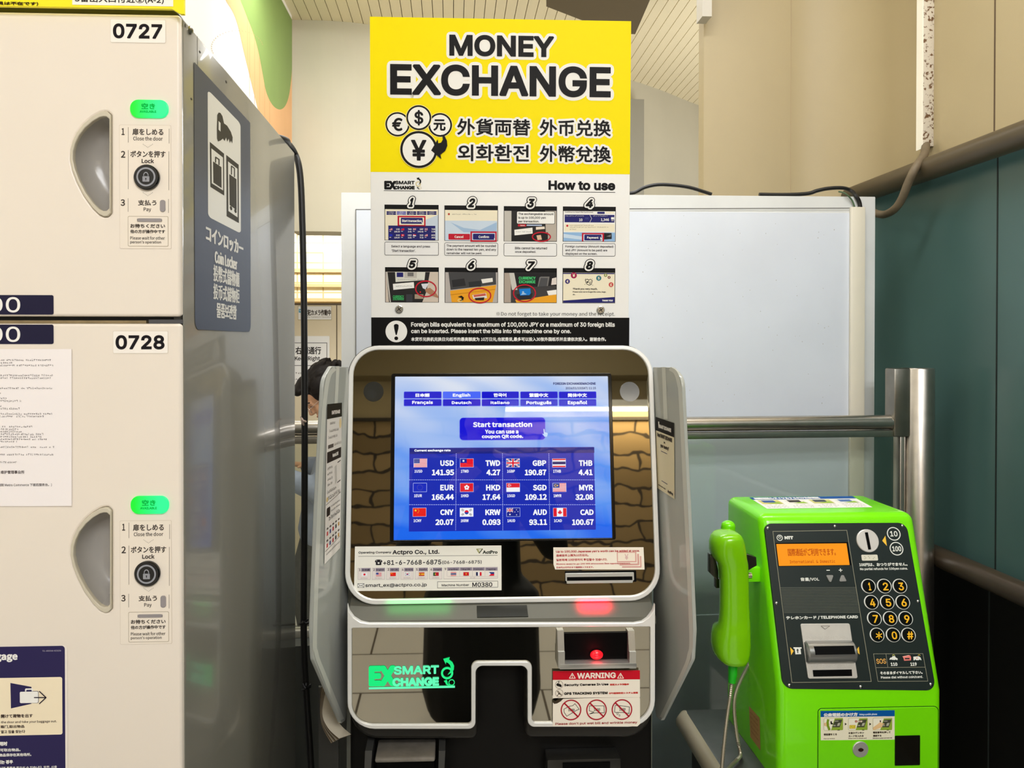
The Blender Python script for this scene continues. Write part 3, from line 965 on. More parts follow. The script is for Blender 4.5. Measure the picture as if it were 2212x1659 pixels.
def locker_door(number, num_box, dx, dy, y_top, y_bot, zoff_bottom=None):
    dp = Pl((0, YD, 1.4), (0, -1, 0))
    I = Ink(dp, LZ); I.d = (dx, dy)
    ux = dp.uv(389.5, 400)[0]
    v1 = dp.uv(200, y_top)[1]
    v0 = dp.uv(200, y_bot)[1] if y_bot else zoff_bottom
    hl = [tuple(I.pt(p[0], p[1])) for p in round_path(HP_OUT, 4)]
    c = V((sum(p[0] for p in hl) / len(hl), sum(p[1] for p in hl) / len(hl)))
    d = G().plate(dp, [rr_loop(XLL + 0.004, v0, ux, v1, 0.003, 3), hl], -0.02, 0.0, M_door, 0.0028).build('door', loc)
    # handle: rim and a dish sunk into the door
    h = G()
    inner = [tuple(c + (V(p) - c) * 0.90) for p in hl]
    h.plate(dp, [hl, inner], -0.004, 0.0022, M_rim, 0.0009)
    rings = [[dp.P(*(c + (V(p) - c) * q), hh) for p in hl] for q, hh in ((0.91, 0.0), (0.89, -0.008), (0.8, -0.020), (0.55, -0.027), (0.25, -0.029), (0.02, -0.029))]
    h.loft(rings, M_dish, False, True)
    h.build('handle', d)
    # number plate
    n = Ink(dp, LZ)
    if dy: n.zoom(0, 540, 2.962)
    n.rrect(*num_box, 9, mat('plate_edge', (226, 216, 200), 0.4), 0)
    n.rrect(num_box[0] + 3, num_box[1] + 3, num_box[2] - 3, num_box[3] - 3, 8, ink(252, 246, 238), 1)
    w, hh = num_box[2] - num_box[0], num_box[3] - num_box[1]
    n.text(number, (num_box[0] + w * 0.052, num_box[1] + hh * 0.19, num_box[2] - w * 0.065, num_box[1] + hh * 0.82), ink(24, 20, 26), 2, 'i', 5, sq=True)
    n.build('number_plate', d, 'white plate with black digits')
    # lit vacancy lamp
    L = Ink(dp, LZ); L.d = (dx, dy)
    f = L.bx(836, 641, 1081, 757)
    a, bb = f(0, 1), f(1, 0)
    mg = node_mat('lit_green_lamp', green_lamp, 0.3) if 'lit_green_lamp' not in MATS else MATS['lit_green_lamp']
    L.plate(dp, [rr_loop(a.x, a.y, bb.x, bb.y, 0.0088)], 0.0, 0.0022, mg, 0.0008)
    L.base = 0.0024
    gd = ink(0, 190, 70, 0.7)
    L.text('空き', (911, 665, 998, 703), gd, 1, 'c', 1.5)
    L.text('AVAILABLE', (900, 711, 1006, 726), gd, 1, 'i', 1)
    L.build('vacancy_lamp', d, 'lit green pill lamp')
    # printed instructions
    K = ink(74, 66, 60)
    T = Ink(dp, LZ); T.d = (dx, dy)
    T.rrect(765, 800, 1096, 1592, 8, ink(216, 203, 185), 0)
    T.rrect(767, 802, 1094, 1590, 8, ink(242, 232, 218), 1)
    T.text('1', (779, 821, 798, 865), K, 2, 'c', 1.5)
    T.text('扉をしめる', (848, 823, 1046, 866), K, 2, 'c', 1.2)
    T.text('Close the door', (853, 874, 1042, 900), K, 2, 'c', 0.6)
    T.text('2', (775, 966, 803, 1010), K, 2, 'c', 1.5)
    T.text('ボタンを押す', (835, 965, 1061, 1008), K, 2, 'c', 1.2)
    T.text('Lock', (907, 1016, 986, 1045), K, 2, 'c', 1.5)
    T.text('3', (773, 1276, 801, 1318), K, 2, 'c', 1.5)
    T.text('支払う', (884, 1280, 1002, 1316), K, 2, 'c', 1.2)
    T.text('Pay', (920, 1328, 968, 1358), K, 2, 'c', 0.6)
    for (xx, ya, yb) in ((822, 815, 912), (1083, 825, 918), (822, 962, 1210), (1081, 970, 1217), (821, 1270, 1355), (1079, 1275, 1362)):
        T.line([(xx, ya), (xx, yb)], 3, ink(140, 130, 118), 2)
    for yy in (933, 1242):
        for q in range(-4, 5):
            T.ell(947 + q * 7.5, yy + 11 - abs(q) * 5, 2, 2, K, 2, 6)
    T.rrect(819, 1383, 1079, 1578, 9, ink(196, 184, 164), 2); T.rrect(823, 1387, 1075, 1574, 7, ink(242, 232, 218), 3)
    T.text('お待ちください', (835, 1433, 1058, 1460), K, 4, 'c', 1.2)
    T.text('他の方が操作中です', (835, 1470, 1058, 1494), K, 4, 'c', 1)
    T.text('Please wait for other', (835, 1512, 1056, 1534), K, 4, 'c', 0.5)
    T.text("person's operation", (835, 1540, 1032, 1563), K, 4, 'c', 0.5)
    T.build('instruction_print', d, 'printed three step instructions')
    gs = mat('grey_indicator_slot', (150, 144, 146), 0.3)
    for bxx, r in (((1025, 1280, 1060, 1356), 0.0024), ((880, 1400, 1038, 1418), 0.002)):
        q = Ink(dp, LZ); q.d = (dx, dy)
        f = q.bx(*bxx); a, bb = f(0, 1), f(1, 0)
        q.plate(dp, [rr_loop(a.x, a.y, bb.x, bb.y, r, 4)], 0.0004, 0.0012, gs, 0.0003).build('indicator_slot', d)
    B = Ink(dp, LZ); B.d = (dx, dy)
    c = B.pt(944, 1137); m1 = (B.pt(1026, 1137) - c).length
    B.disc(dp, c, m1, 0.0004, 0.004, mat('black_button_ring', (14, 13, 14), 0.15), 40, 0, 0.001)
    B.base = 0.0042
    gy = mat('grey_lock_symbol', (150, 152, 160), 0.3)
    B.ring(944, 1137, 61, 61, 11, gy, 1)
    B.rrect(922, 1133, 966, 1168, 4, gy, 1)
    B.ring(944, 1128, 17, 22, 6, gy, 1, 24, 0, 180)
    B.rect(927, 1126, 933, 1136, gy, 1); B.rect(955, 1126, 961, 1136, gy, 1)
    B.ell(944, 1148, 4, 4, BLACK, 2, 10); B.rect(942, 1148, 946, 1160, BLACK, 2)
    B.build('lock_button', d, 'round black button with a grey padlock')
    return d


def green_lamp(nt, b):
    tc = new(nt, 'ShaderNodeTexCoord')
    sep = new(nt, 'ShaderNodeSeparateXYZ')
    nt.links.new(tc.outputs['Generated'], sep.inputs[0])
    cr = new(nt, 'ShaderNodeValToRGB')
    cr.color_ramp.elements[0].color = rgba(0, 235, 40); cr.color_ramp.elements[0].position = 0.1
    cr.color_ramp.elements[1].color = rgba(40, 250, 150); cr.color_ramp.elements[1].position = 0.75
    nt.links.new(sep.outputs[0], cr.inputs[0])
    nt.links.new(cr.outputs[0], b.inputs['Emission Color'])
    b.inputs['Base Color'].default_value = (0, 0.05, 0.01, 1)
    b.inputs['Emission Strength'].default_value = 0.82


door_a = locker_door('0727', (705, 124, 1062, 276), 0, 0, 28.5, 683.5)
door_b = locker_door('0728', (722, 517, 1077, 663), 1.2, 854, 699, None, fp.uv(200, 1659)[1] - 0.07)

dp = Pl((0, YD, 1.4), (0, -1, 0))
NAVY = ink(34, 32, 60)
for d, y0, y1 in ((door_a, 288, 413), (door_b, 477, 602)):
    t = Ink(dp, (0, 540, 2.962))
    t.rrect(-400, y0, 344, y1, 12, NAVY, 1)
    t.text('00', (-74, y0 + 13, 131, y1 - 13), WHITE, 2, 'i', 1.5)
    t.build('price_strip', d, 'navy strip with white price digits')
# paper notice on the lower door
t = Ink(dp, (0, 540, 2.962), 0.0003)
t.rect(-260, 634, 461, 1640, mat('white_notice_paper', (252, 246, 246), 0.5), 1)
t.line([(461, 634), (461, 1640), (-260, 1640)], 3, ink(206, 196, 186), 2)
KT = ink(92, 84, 84)
for i, (yc, x1) in enumerate(((704, 333), (720, 85), (738, 343), (802, 342), (819, 335), (884, 340), (916, 15), (948, 48), (966, 136), (998, 10), (1014, 128), (1048, 336), (1064, 283), (1129, 212), (1146, 122),
                              (1162, 142), (1178, 285), (1194, 270), (1210, 310), (1226, 112), (1260, 350), (1308, 342), (1358, 118))):
    t.scrib(-230, yc, x1, 12.5, KT, 2, i)
t.text('维护管理事业所', (6, 1410, 158, 1432), KT, 2, 'c', 0.6)
t.text('请到 Metro Commerce 下班后服务台。)', (-12, 1493, 333, 1514), KT, 2, 'c', 0.4)
t.build('paper_notice', door_b, 'white paper with lines of small Chinese print')
# navy baggage label
t = Ink(dp, (0, 1380, 5.944), 0.0003)
t.rrect(-500, 92, 868, 2300, 46, ink(246, 238, 228), 0)
t.rrect(-500, 97, 840, 2300, 42, ink(46, 40, 86), 1)
t.text('gage', (-52, 195, 230, 297), WHITE, 2, 'c', 6)
t.text('TCL-A00034M-KC2023A', (548, 141, 788, 160), ink(196, 190, 210), 2, 'i')
t.rrect(-500, 498, 804, 1238, 26, ink(252, 238, 208), 2)
nv = ink(46, 40, 86)
t.poly([(138, 563), (408, 613), (408, 830), (145, 890)], nv, 3)
t.rrect(326, 632, 430, 690, 16, WHITE, 4); t.rrect(344, 650, 412, 690, 8, nv, 5)
t.rrect(258, 668, 501, 822, 18, nv, 4)
t.rrect(262, 672, 497, 818, 16, WHITE, 6)
t.line([(447, 748), (590, 748)], 13, ink(40, 30, 46), 7)
t.line([(513, 669), (598, 748)], 13, ink(40, 30, 46), 7); t.line([(598, 748), (513, 826)], 13, ink(40, 30, 46), 7)
kb = ink(66, 50, 44)
t.text('を開けて荷物を出す', (-34, 963, 425, 1010), kb, 3, 'c', 2)
t.text('n the door and take your baggage out.', (-14, 1044, 733, 1083), kb, 3, 'c', 1)
t.text('箱门,取出物品', (10, 1103, 318, 1146), kb, 3, 'c', 1.5)
t.text('열고 짐을 찾는다', (15, 1167, 327, 1208), kb, 3, 'c', 1.5)
t.text('用时', (-4, 1315, 100, 1370), WHITE, 3, 'c', 3)
t.text('即可取出物品。', (-44, 1402, 270, 1442), WHITE, 3, 'c', 1.5)
t.text('物品保存在其他场所。', (-6, 1464, 408, 1505), WHITE, 3, 'c', 1.5)
t.text('있는 경우', (-28, 1551, 172, 1602), WHITE, 3, 'c', 3)
t.text('시면 물품을 찾으실 수 있습니다. 또한, 사용', (2, 1630, 736, 1670), WHITE, 3, 'c', 1)
t.build('baggage_label', door_b, 'navy label showing a suitcase taken out of a door')

# blue coin locker sign on the side
s = Ink(Pl((XS + 0.0006, YD, 1.4), (1, 0, 0)), (360, 0, 2.304))
BL = mat('slate_blue_sign', (48, 60, 84), 0.35)
f = s.bx(137, 468, 416, 1648)
a, bb = s.pt(138, 900), s.pt(416, 900)
vt0, vb0 = s.pt(270, 453).y, s.pt(270, 1645).y
s.tess(rr_loop(a.x, vb0, bb.x, vt0, [0.012, 0.012, 0.001, 0.001]), BL, 0)
DK, PW = ink(58, 54, 46), mat('sign_white', (226, 224, 216), 0.35)
s.rrect(204, 531, 367, 1120, 17, PW, 1)
s.poly([(250, 572), (257, 560), (266, 562), (276, 578), (284, 614), (300, 626), (318, 656), (327, 684), (325, 714), (318, 700), (313, 712), (307, 690), (300, 705), (294, 684), (287, 702), (278, 690), (266, 700), (254, 704), (249, 690), (248, 640)], DK, 2)
s.poly([(256, 602), (266, 612), (266, 655), (256, 645)], PW, 3)
s.poly([(213, 706), (284, 765), (285, 973), (216, 930)], DK, 2); s.poly([(220, 738), (278, 784), (279, 948), (222, 912)], PW, 3)
s.poly([(228, 803), (270, 832), (271, 936), (230, 908)], DK, 4); s.line([(241, 808), (241, 782), (258, 794), (258, 820)], 6, DK, 4)
s.poly([(295, 771), (357, 820), (358, 1110), (297, 1076)], DK, 2); s.poly([(303, 803), (350, 840), (351, 1082), (305, 1050)], PW, 3)
s.poly([(309, 866), (345, 892), (346, 1046), (311, 1020)], DK, 4); s.line([(320, 868), (320, 826), (335, 838), (335, 880)], 5, DK, 4)
s.ell(318, 1036, 6, 10, DK, 4, 12); s.ell(340, 1050, 6, 10, DK, 4, 12)
s.text('コインロッカー', (193, 1162, 380, 1238), PW, 2, 'c', 2.2)
s.text('Coin Locker', (237, 1265, 350, 1326), PW, 2, 'c', 2)
s.text('投幣式儲物櫃', (230, 1336, 361, 1415), PW, 2, 'c', 1.2)
s.text('投币式储物柜', (230, 1424, 361, 1500), PW, 2, 'c', 1.2)
s.text('물품보관함', (246, 1512, 347, 1586), PW, 2, 'c', 1.8)
s.build('side_sign', loc, 'slate blue sticker with key and suitcase symbols')

# yellow board standing on the locker
YY = 0.800
yp = Pl((0, YY, 1.8), (0, -1, 0))
t = Ink(yp, (0, 0, 5.027))
YEL = mat('bright_yellow_board', (255, 240, 0), 0.4)
u = yp.uv(397.5, 0)[0]
zb = yp.uv(395, 30)[1]; zm = yp.uv(200, 16)[1]
t.plate(yp, [[(XLL, zm), (yp.uv(372, 17)[0], zm), (yp.uv(389, 33)[0], zb), (u, zb), (u, zm + 0.14), (XLL, zm + 0.14)]], -0.004, 0.0, YEL)
kk = ink(60, 40, 12)
t.text('員は不在です)', (-28, 20, 418, 62), kk, 2, 'c', 2.5)
t.rect(786, -70, 1882, 62, ink(252, 250, 240), 1)
t.text('3番出入口付近②(A-2)', (815, -42, 1780, 40), ink(40, 34, 30), 2, 'c', 2)
tag(t.build('yellow_header_board'), 'bright yellow notice board with black lettering standing on top of the locker', 'sign')

# black power cable hanging off the locker's rear top corner
def hang_cable():
    Yc = 1.42
    P = [at(600, 296, Y=1.30) + V((0, 0, 0.0)), at(622, 311, Y=1.38)]
    for x, y in ((636, 330), (645, 356), (650, 400), (653, 480), (655, 560), (657, 700), (658, 900), (658, 1050), (657, 1200), (656, 1340), (658, 1430), (664, 1530), (671, 1640), (674, 1720)):
        P.append(at(x, y, Y=Yc))
    P[0].x += 0.0; P[0].z = ZT + 0.004; P[1].z = max(P[1].z, ZT + 0.003)
    P.insert(0, V((XS - 0.12, 1.22, ZT + 0.006)))
    t = thing('power_cable', 'thick black cable hanging from the rear top corner of the locker', 'cable', P[6])
    mk = mat('black_cable_rubber', (14, 13, 12), 0.45)
    G().tube(P, 0.0062, mk, 10, smooth_path=6).build('cable', t)
    for (x, y), rr in (((651, 905), 0.008), ((656, 1341), 0.009), ((662, 1482), 0.009)):
        c = at(x + 3, y, Y=Yc)
        w = G()
        R = random.Random(int(y))
        for _ in range(3):
            d = V((R.uniform(-1, 1), -0.4, R.uniform(-1, 1))).normalized() * rr * 1.25
            w.tube([c - d * 0.5, c + d * 0.3 + V((0, -rr, 0)), c + d + V((0, 0, R.uniform(-.4, .4) * rr))], 0.0022, mat('clear_tie', (170, 150, 135), 0.4) if y < 1000 else mk, 6, smooth_path=3)
        w.build('cable_tie', t)


hang_cable()

# ------------------------------------------------------------------ exchange machine
M_silver = mat('silver_white_bezel', (232, 232, 228), 0.3, 0.15)
M_shell = mat('dark_grey_shell', (16, 16, 15), 0.4, spec=0.3)
M_blackbody = mat('satin_black_body', (12, 11, 9), 0.42, spec=0.2)
M_band = mat('grey_metallic_ledge', (100, 99, 88), 0.5, 0.15)
M_mirror = mat('smoked_mirror_acrylic', (164, 160, 146), 0.02, 1.0)
M_blk = mat('deep_black_plastic', (4, 4, 4), 0.5, spec=0.08)
TY0, TY1 = 1.24, 1.184
pt, pb = at(1084, 748, Y=TY0), at(1084, 1301, Y=TY1)
hv = (pt - pb).normalized()
HP = Pl(pt, V((1, 0, 0)).cross(hv))              # head front plane, leaning back
HP.n = -HP.n if HP.n.y > 0 else HP.n
HP = Pl(pt, HP.n)
mc = thing('exchange_machine', 'grey money exchange machine with lit blue touch screen and mirrored panels', 'exchange machine', (0.085, 1.35, 0))


def hb(x0, y0, x1, y1):
    xc, yc = (x0 + x1) / 2, (y0 + y1) / 2
    return HP.uv(x0, yc)[0], HP.uv(xc, y1)[1], HP.uv(x1, yc)[0], HP.uv(xc, y0)[1]


of, inn = hb(749.5, 747, 1417.5, 1301.5), hb(760, 756, 1407.5, 1290)
G().plate(HP, [rr_loop(of[0] - .003, of[1] - .001, of[2] + .003, of[3] + .003, 0.053, 10)], -0.14, -0.004, M_shell, 0.006).build('head_shell', mc)
G().plate(HP, [rr_loop(*of, 0.050, 10), rr_loop(*inn, 0.042, 10)], -0.006, 0.004, M_silver, 0.0016).build('head_bezel', mc)
glass = G().plate(HP, [rr_loop(inn[0] - .001, inn[1] - .001, inn[2] + .001, inn[3] + .001, 0.042, 10)], -0.006, 0.0, M_mirror).build('mirror_panel', mc)
# round windows either side of the screen
for cx, cy, rgb in ((807, 846, (70, 72, 70)), (1360, 846, (120, 124, 130))):
    c = HP.uv(cx, cy)
    (G().disc(HP, c, 0.0165, 0, 0.0006, mat('round_window_%d' % cx, rgb, 0.12, 0.6), 36).disc(HP, (c[0] - 0.003, c[1] - 0.005), 0.008 if cx < 900 else 0.0001, 0.0006, 0.0009, mat('dark_lens', (44, 46, 44), 0.2), 28)).build('camera_window', mc)

# screen
Z4 = (740, 740, 3.16)


def zb4(x0, y0, x1, y1): return hb(740 + x0 / 3.16, 740 + y0 / 3.16, 740 + x1 / 3.16, 740 + y1 / 3.16)


bz, ds = zb4(328, 211, 1848, 1354), zb4(355, 232, 1824, 1339)
sc = G().plate(HP, [rr_loop(*bz, 0.004), rr_loop(*ds, 0.001, 2)], 0.0, 0.0035, mat('gloss_black_screen_bezel', (10, 10, 12), 0.12), 0.0008).build('screen', mc)


def sky_screen(nt, b):
    tc = new(nt, 'ShaderNodeTexCoord')
    sep = new(nt, 'ShaderNodeSeparateXYZ')
    nt.links.new(tc.outputs['Generated'], sep.inputs[0])
    w = new(nt, 'ShaderNodeTexWave', i_Scale=2.2, i_Distortion=5.0, i_Detail=2.0); w.inputs['Detail Scale'].default_value = 1.2
    mp = new(nt, 'ShaderNodeMapping'); mp.inputs['Rotation'].default_value = (0, rad(35), 0); mp.inputs['Scale'].default_value = (0.5, 1, 0.8)
    nt.links.new(tc.outputs['Generated'], mp.inputs[0]); nt.links.new(mp.outputs[0], w.inputs[0])
    n = new(nt, 'ShaderNodeTexNoise', i_Scale=2.2, i_Detail=1.0)
    nt.links.new(tc.outputs['Generated'], n.inputs['Vector'])
    m1 = new(nt, 'ShaderNodeMath', operation='MULTIPLY_ADD'); m1.inputs[1].default_value = 0.16
    m2 = new(nt, 'ShaderNodeMath', operation='MULTIPLY_ADD'); m2.inputs[1].default_value = 0.55
    m3 = new(nt, 'ShaderNodeMath', operation='MULTIPLY_ADD'); m3.inputs[1].default_value = 0.80; m3.inputs[2].default_value = -0.30
    nt.links.new(sep.outputs[2], m3.inputs[0])
    nt.links.new(n.outputs[0], m2.inputs[0]); nt.links.new(m3.outputs[0], m2.inputs[2])
    nt.links.new(w.outputs[1], m1.inputs[0]); nt.links.new(m2.outputs[0], m1.inputs[2])
    cr = new(nt, 'ShaderNodeValToRGB')
    e = cr.color_ramp.elements
    e[0].position, e[0].color = 0.05, rgba(30, 110, 250)
    e[1].position, e[1].color = 0.95, rgba(232, 240, 255)
    q = e.new(0.35); q.color = rgba(96, 158, 255)
    q = e.new(0.62); q.color = rgba(168, 200, 255)
    nt.links.new(m1.outputs[0], cr.inputs[0])
    nt.links.new(cr.outputs[0], b.inputs['Emission Color'])
    b.inputs['Emission Strength'].default_value = 0.74
    b.inputs['Base Color'].default_value = (0.005, 0.005, 0.008, 1)


mg2 = bpy.data.materials.new('clear_screen_glass'); mg2.use_nodes = True; MATS['clear_screen_glass'] = mg2
nt = mg2.node_tree
mx, tr, gl, fr = new(nt, 'ShaderNodeMixShader'), new(nt, 'ShaderNodeBsdfTransparent'), new(nt, 'ShaderNodeBsdfGlossy'), new(nt, 'ShaderNodeFresnel')
gl.inputs['Roughness'].default_value = 0.02; fr.inputs[0].default_value = 1.55
nt.links.new(fr.outputs[0], mx.inputs[0]); nt.links.new(tr.outputs[0], mx.inputs[1]); nt.links.new(gl.outputs[0], mx.inputs[2]); nt.links.new(mx.outputs[0], nt.nodes['Material Output'].inputs[0])
M_disp = node_mat('lit_screen_background', sky_screen, 0.04)
M_disp.node_tree.nodes['Principled BSDF'].inputs['Specular IOR Level'].default_value = 0.0
G().plate(HP, [rr_loop(ds[0] - .001, ds[1] - .001, ds[2] + .001, ds[3] + .001, 0)], 0.0, 0.0012, M_disp).build('display', sc, 'lit display with blue swirl background')

u = Ink(HP, Z4, 0.0014)
E1 = 0.84
gw = ink(250, 252, 255, E1); gnavy = ink(30, 40, 110, E1); gbtn = ink(18, 18, 205, E1); gsel = ink(72, 104, 250, E1)
u.text('FOREIGN EXCHANGEMACHINE', (1437, 272, 1727, 289), gnavy, 2, 'i', 1)
u.text('2026/01/10(SAT) 11:15', (1522, 303, 1728, 322), gnavy, 2, 'i', 0.6)
cols = ((420, 674), (686, 940), (951, 1201), (1214, 1466), (1477, 1729))
names = (('日本語', (498, 347, 595, 372)), ('English', (752, 347, 872, 376)), ('한국어', (1030, 346, 1118, 372)), ('繁體中文', (1273, 346, 1403, 373)), ('简体中文', (1535, 346, 1667, 373)),
         ('Français', (475, 397, 617, 426)), ('Deutsch', (745, 399, 879, 421)), ('Italiano', (1010, 399, 1140, 421)), ('Português', (1253, 397, 1425, 428)), ('Español', (1536, 396, 1668, 428)))
for n, (t, bx) in enumerate(names):
    c, y = cols[n % 5], ((336, 380), (388, 432))[n // 5]
    u.rrect(c[0] - 2, y[0] - 2, c[1] + 3, y[1] + 4, 7, ink(120, 140, 235, E1), 1)
    u.rrect(c[0], y[0], c[1], y[1], 6, gsel if n == 1 else gbtn, 2)
    u.text(t, bx, gw, 4, 'c', 1.6)
u.rrect(797, 511, 1385, 668, 26, ink(120, 140, 240, E1), 1)
u.rrect(800, 513, 1382, 664, 24, ink(14, 14, 214, E1), 2)
u.text('Start transaction', (890, 541, 1293, 577), gw, 4, 'c', 2)
u.text('You can use a', (972, 594, 1200, 622), gw, 4, 'c', 1.8)
u.text('coupon QR code.', (950, 627, 1232, 658), gw, 4, 'c', 1.8)
hc = ink(190, 220, 250, E1)
u.poly([(1370, 590), (1377, 590), (1380, 612), (1398, 617), (1400, 628), (1394, 642), (1378, 643), (1362, 624), (1368, 622), (1373, 626)], hc, 5)
u.rect(455, 716, 1721, 1283, ink(20, 30, 190, E1), 1)
u.rect(459, 718, 1717, 757, ink(26, 34, 130, E1), 2)
u.rect(457, 758, 1719, 1281, ink(22, 42, 176, E1), 2)
u.text('Current exchange rate', (490, 727, 738, 748), gw, 4, 'c', 1.5)
for xa, xb in ((776, 772), (1091, 1093), (1407, 1414)):
    y = 757
    while y < 1280:
        x = xa + (xb - xa) * (y - 757) / 525
        u.line([(x, y), (x, y + 6)], 3, ink(190, 205, 255, E1), 3); y += 12
for yy in (937, 1106):
    x = 456
    while x < 1720: u.line([(x, yy), (x + 9, yy)], 3, ink(190, 205, 255, E1), 3); x += 15


def star(I, cx, cy, r, m, k, n=5):
    p = []
    for i in range(2 * n):
        q = r if i % 2 == 0 else r * 0.42
        p.append((cx + q * math.sin(math.pi * i / n), cy - q * math.cos(math.pi * i / n)))
    I.poly(p, m, k)


def flag(I, kind, x0, y0, x1, y1, e=0.0, k=4, edge=True):
    w, h = x1 - x0, y1 - y0
    c = lambda r, g, b: ink(r, g, b, e)
    Rd, Wh, Bl = c(224, 20, 44), c(245, 245, 250), c(30, 40, 150)
    X = lambda t: x0 + w * t
    Yv = lambda t: y0 + h * t
    if edge: I.rect(x0 - 2, y0 - 2, x1 + 2, y1 + 2, c(200, 215, 255), k)
    I.rect(x0, y0, x1, y1, Wh, k + 1)
    if kind in ('us', 'my'):
        for i in range(0, 13, 2): I.rect(x0, Yv(i / 13), x1, Yv((i + 1) / 13), Rd, k + 2)
        I.rect(x0, y0, X(.45 if kind == 'us' else .5), Yv(7 / 13), c(40, 60, 150), k + 3)
        if kind == 'my':
            I.ring(X(.2), Yv(.27), w * .1, w * .1, w * .035, c(250, 210, 40), k + 4, 16, 50, 310); star(I, X(.34), Yv(.27), w * .08, c(250, 210, 40), k + 4, 7)
        elif w > 60:
            for a in range(4):
                for b in range(5): I.ell(X(.05 + .085 * b), Yv(.07 + .12 * a), w * .012, w * .012, Wh, k + 4, 5)
    elif kind == 'tw':
        I.rect(x0, y0, x1, y1, c(232, 14, 40), k + 2); I.rect(x0, y0, X(.5), Yv(.5), c(20, 30, 150), k + 3); star(I, X(.25), Yv(.25), w * .11, Wh, k + 4, 12); I.ell(X(.25), Yv(.25), w * .055, w * .055, Wh, k + 5, 14)
    elif kind == 'gb':
        I.rect(x0, y0, x1, y1, c(28, 40, 130), k + 2)
        for a, b in (((0, 0), (1, 1)), ((0, 1), (1, 0))):
            I.line([(X(.04 + a[0] * .92), Yv(.06 + a[1] * .88)), (X(.04 + b[0] * .92), Yv(.06 + b[1] * .88))], h * .17, Wh, k + 3)
            I.line([(X(.04 + a[0] * .92), Yv(.04 + a[1] * .92)), (X(.04 + b[0] * .92), Yv(.04 + b[1] * .92))], h * .06, Rd, k + 4)
        I.rect(X(.4), y0, X(.6), y1, Wh, k + 5); I.rect(x0, Yv(.34), x1, Yv(.66), Wh, k + 5)
        I.rect(X(.44), y0, X(.56), y1, Rd, k + 6); I.rect(x0, Yv(.41), x1, Yv(.59), Rd, k + 6)
    elif kind == 'th':
        I.rect(x0, y0, x1, Yv(1 / 6), Rd, k + 2); I.rect(x0, Yv(5 / 6), x1, y1, Rd, k + 2); I.rect(x0, Yv(1 / 3), x1, Yv(2 / 3), c(26, 30, 110), k + 2)
    elif kind == 'eu':
        I.rect(x0, y0, x1, y1, c(20, 40, 190), k + 2)
        for i in range(12): I.ell(X(.5) + h * .32 * math.sin(i * math.pi / 6), Yv(.5) - h * .32 * math.cos(i * math.pi / 6), h * .05, h * .05, c(90, 90, 160), k + 3, 5)
    elif kind == 'hk':
        I.rect(x0, y0, x1, y1, Rd, k + 2)
        for i in range(5):
            a = i * 2 * math.pi / 5; I.ell(X(.5) + h * .19 * math.sin(a), Yv(.5) - h * .19 * math.cos(a), h * .12, h * .12, Wh, k + 3, 10)
    elif kind == 'sg':
        I.rect(x0, y0, x1, Yv(.5), Rd, k + 2); I.ring(X(.2), Yv(.25), w * .1, w * .1, w * .035, Wh, k + 3, 16, 60, 300)
        for i in range(5): I.ell(X(.29) + w * .05 * math.sin(i * 1.257), Yv(.25) - w * .05 * math.cos(i * 1.257), 2, 2, Wh, k + 3, 5)
    elif kind == 'cn':
        I.rect(x0, y0, x1, y1, c(232, 30, 24), k + 2); star(I, X(.2), Yv(.28), h * .18, c(255, 220, 40), k + 3)
        for a, b in ((.38, .12), (.44, .26), (.44, .42), (.38, .55)): star(I, X(a), Yv(b), h * .06, c(255, 220, 40), k + 3)
    elif kind == 'kr':
        I.ell(X(.5), Yv(.5), h * .25, h * .25, c(30, 60, 160), k + 2, 20)
        f = [(X(.5) + h * .25 * math.cos(math.pi * i / 12), Yv(.5) - h * .25 * math.sin(math.pi * i / 12)) for i in range(13)]; I.poly(f, Rd, k + 3)
        for a, b, s_ in ((.2, .24, 1), (.8, .24, -1), (.2, .76, -1), (.8, .76, 1)):
            for q in (-.07, 0, .07):
                I.line([(X(a + q * .8) - h * .07, Yv(b + q * s_ * .9) + h * .09 * s_), (X(a + q * .8) + h * .07, Yv(b + q * s_ * .9) - h * .09 * s_)], h * .05, c(20, 20, 30), k + 2)
    elif kind == 'au':
        I.rect(x0, y0, x1, y1, c(22, 34, 140), k + 2); flag(I, 'gb', x0, y0, X(.48), Yv(.5), e, k + 2, False)
        for a, b, q in ((.24, .76, .13), (.74, .2, .07), (.62, .46, .07), (.86, .42, .07), (.75, .8, .08)): star(I, X(a), Yv(b), h * q, Wh, k + 10, 7)
    elif kind == 'ca':
        I.rect(x0, y0, X(.26), y1, Rd, k + 2); I.rect(X(.74), y0, x1, y1, Rd, k + 2)
        lf = [(0, -1), (.2, -.55), (.45, -.65), (.38, -.1), (.8, -.35), (.72, 0), (.95, .12), (.45, .5), (.5, .65), (.06, .55), (.06, 1), (-.06, 1), (-.06, .55), (-.5, .65), (-.45, .5), (-.95, .12), (-.72, 0), (-.8, -.35), (-.38, -.1), (-.45, -.65), (-.2, -.55)]
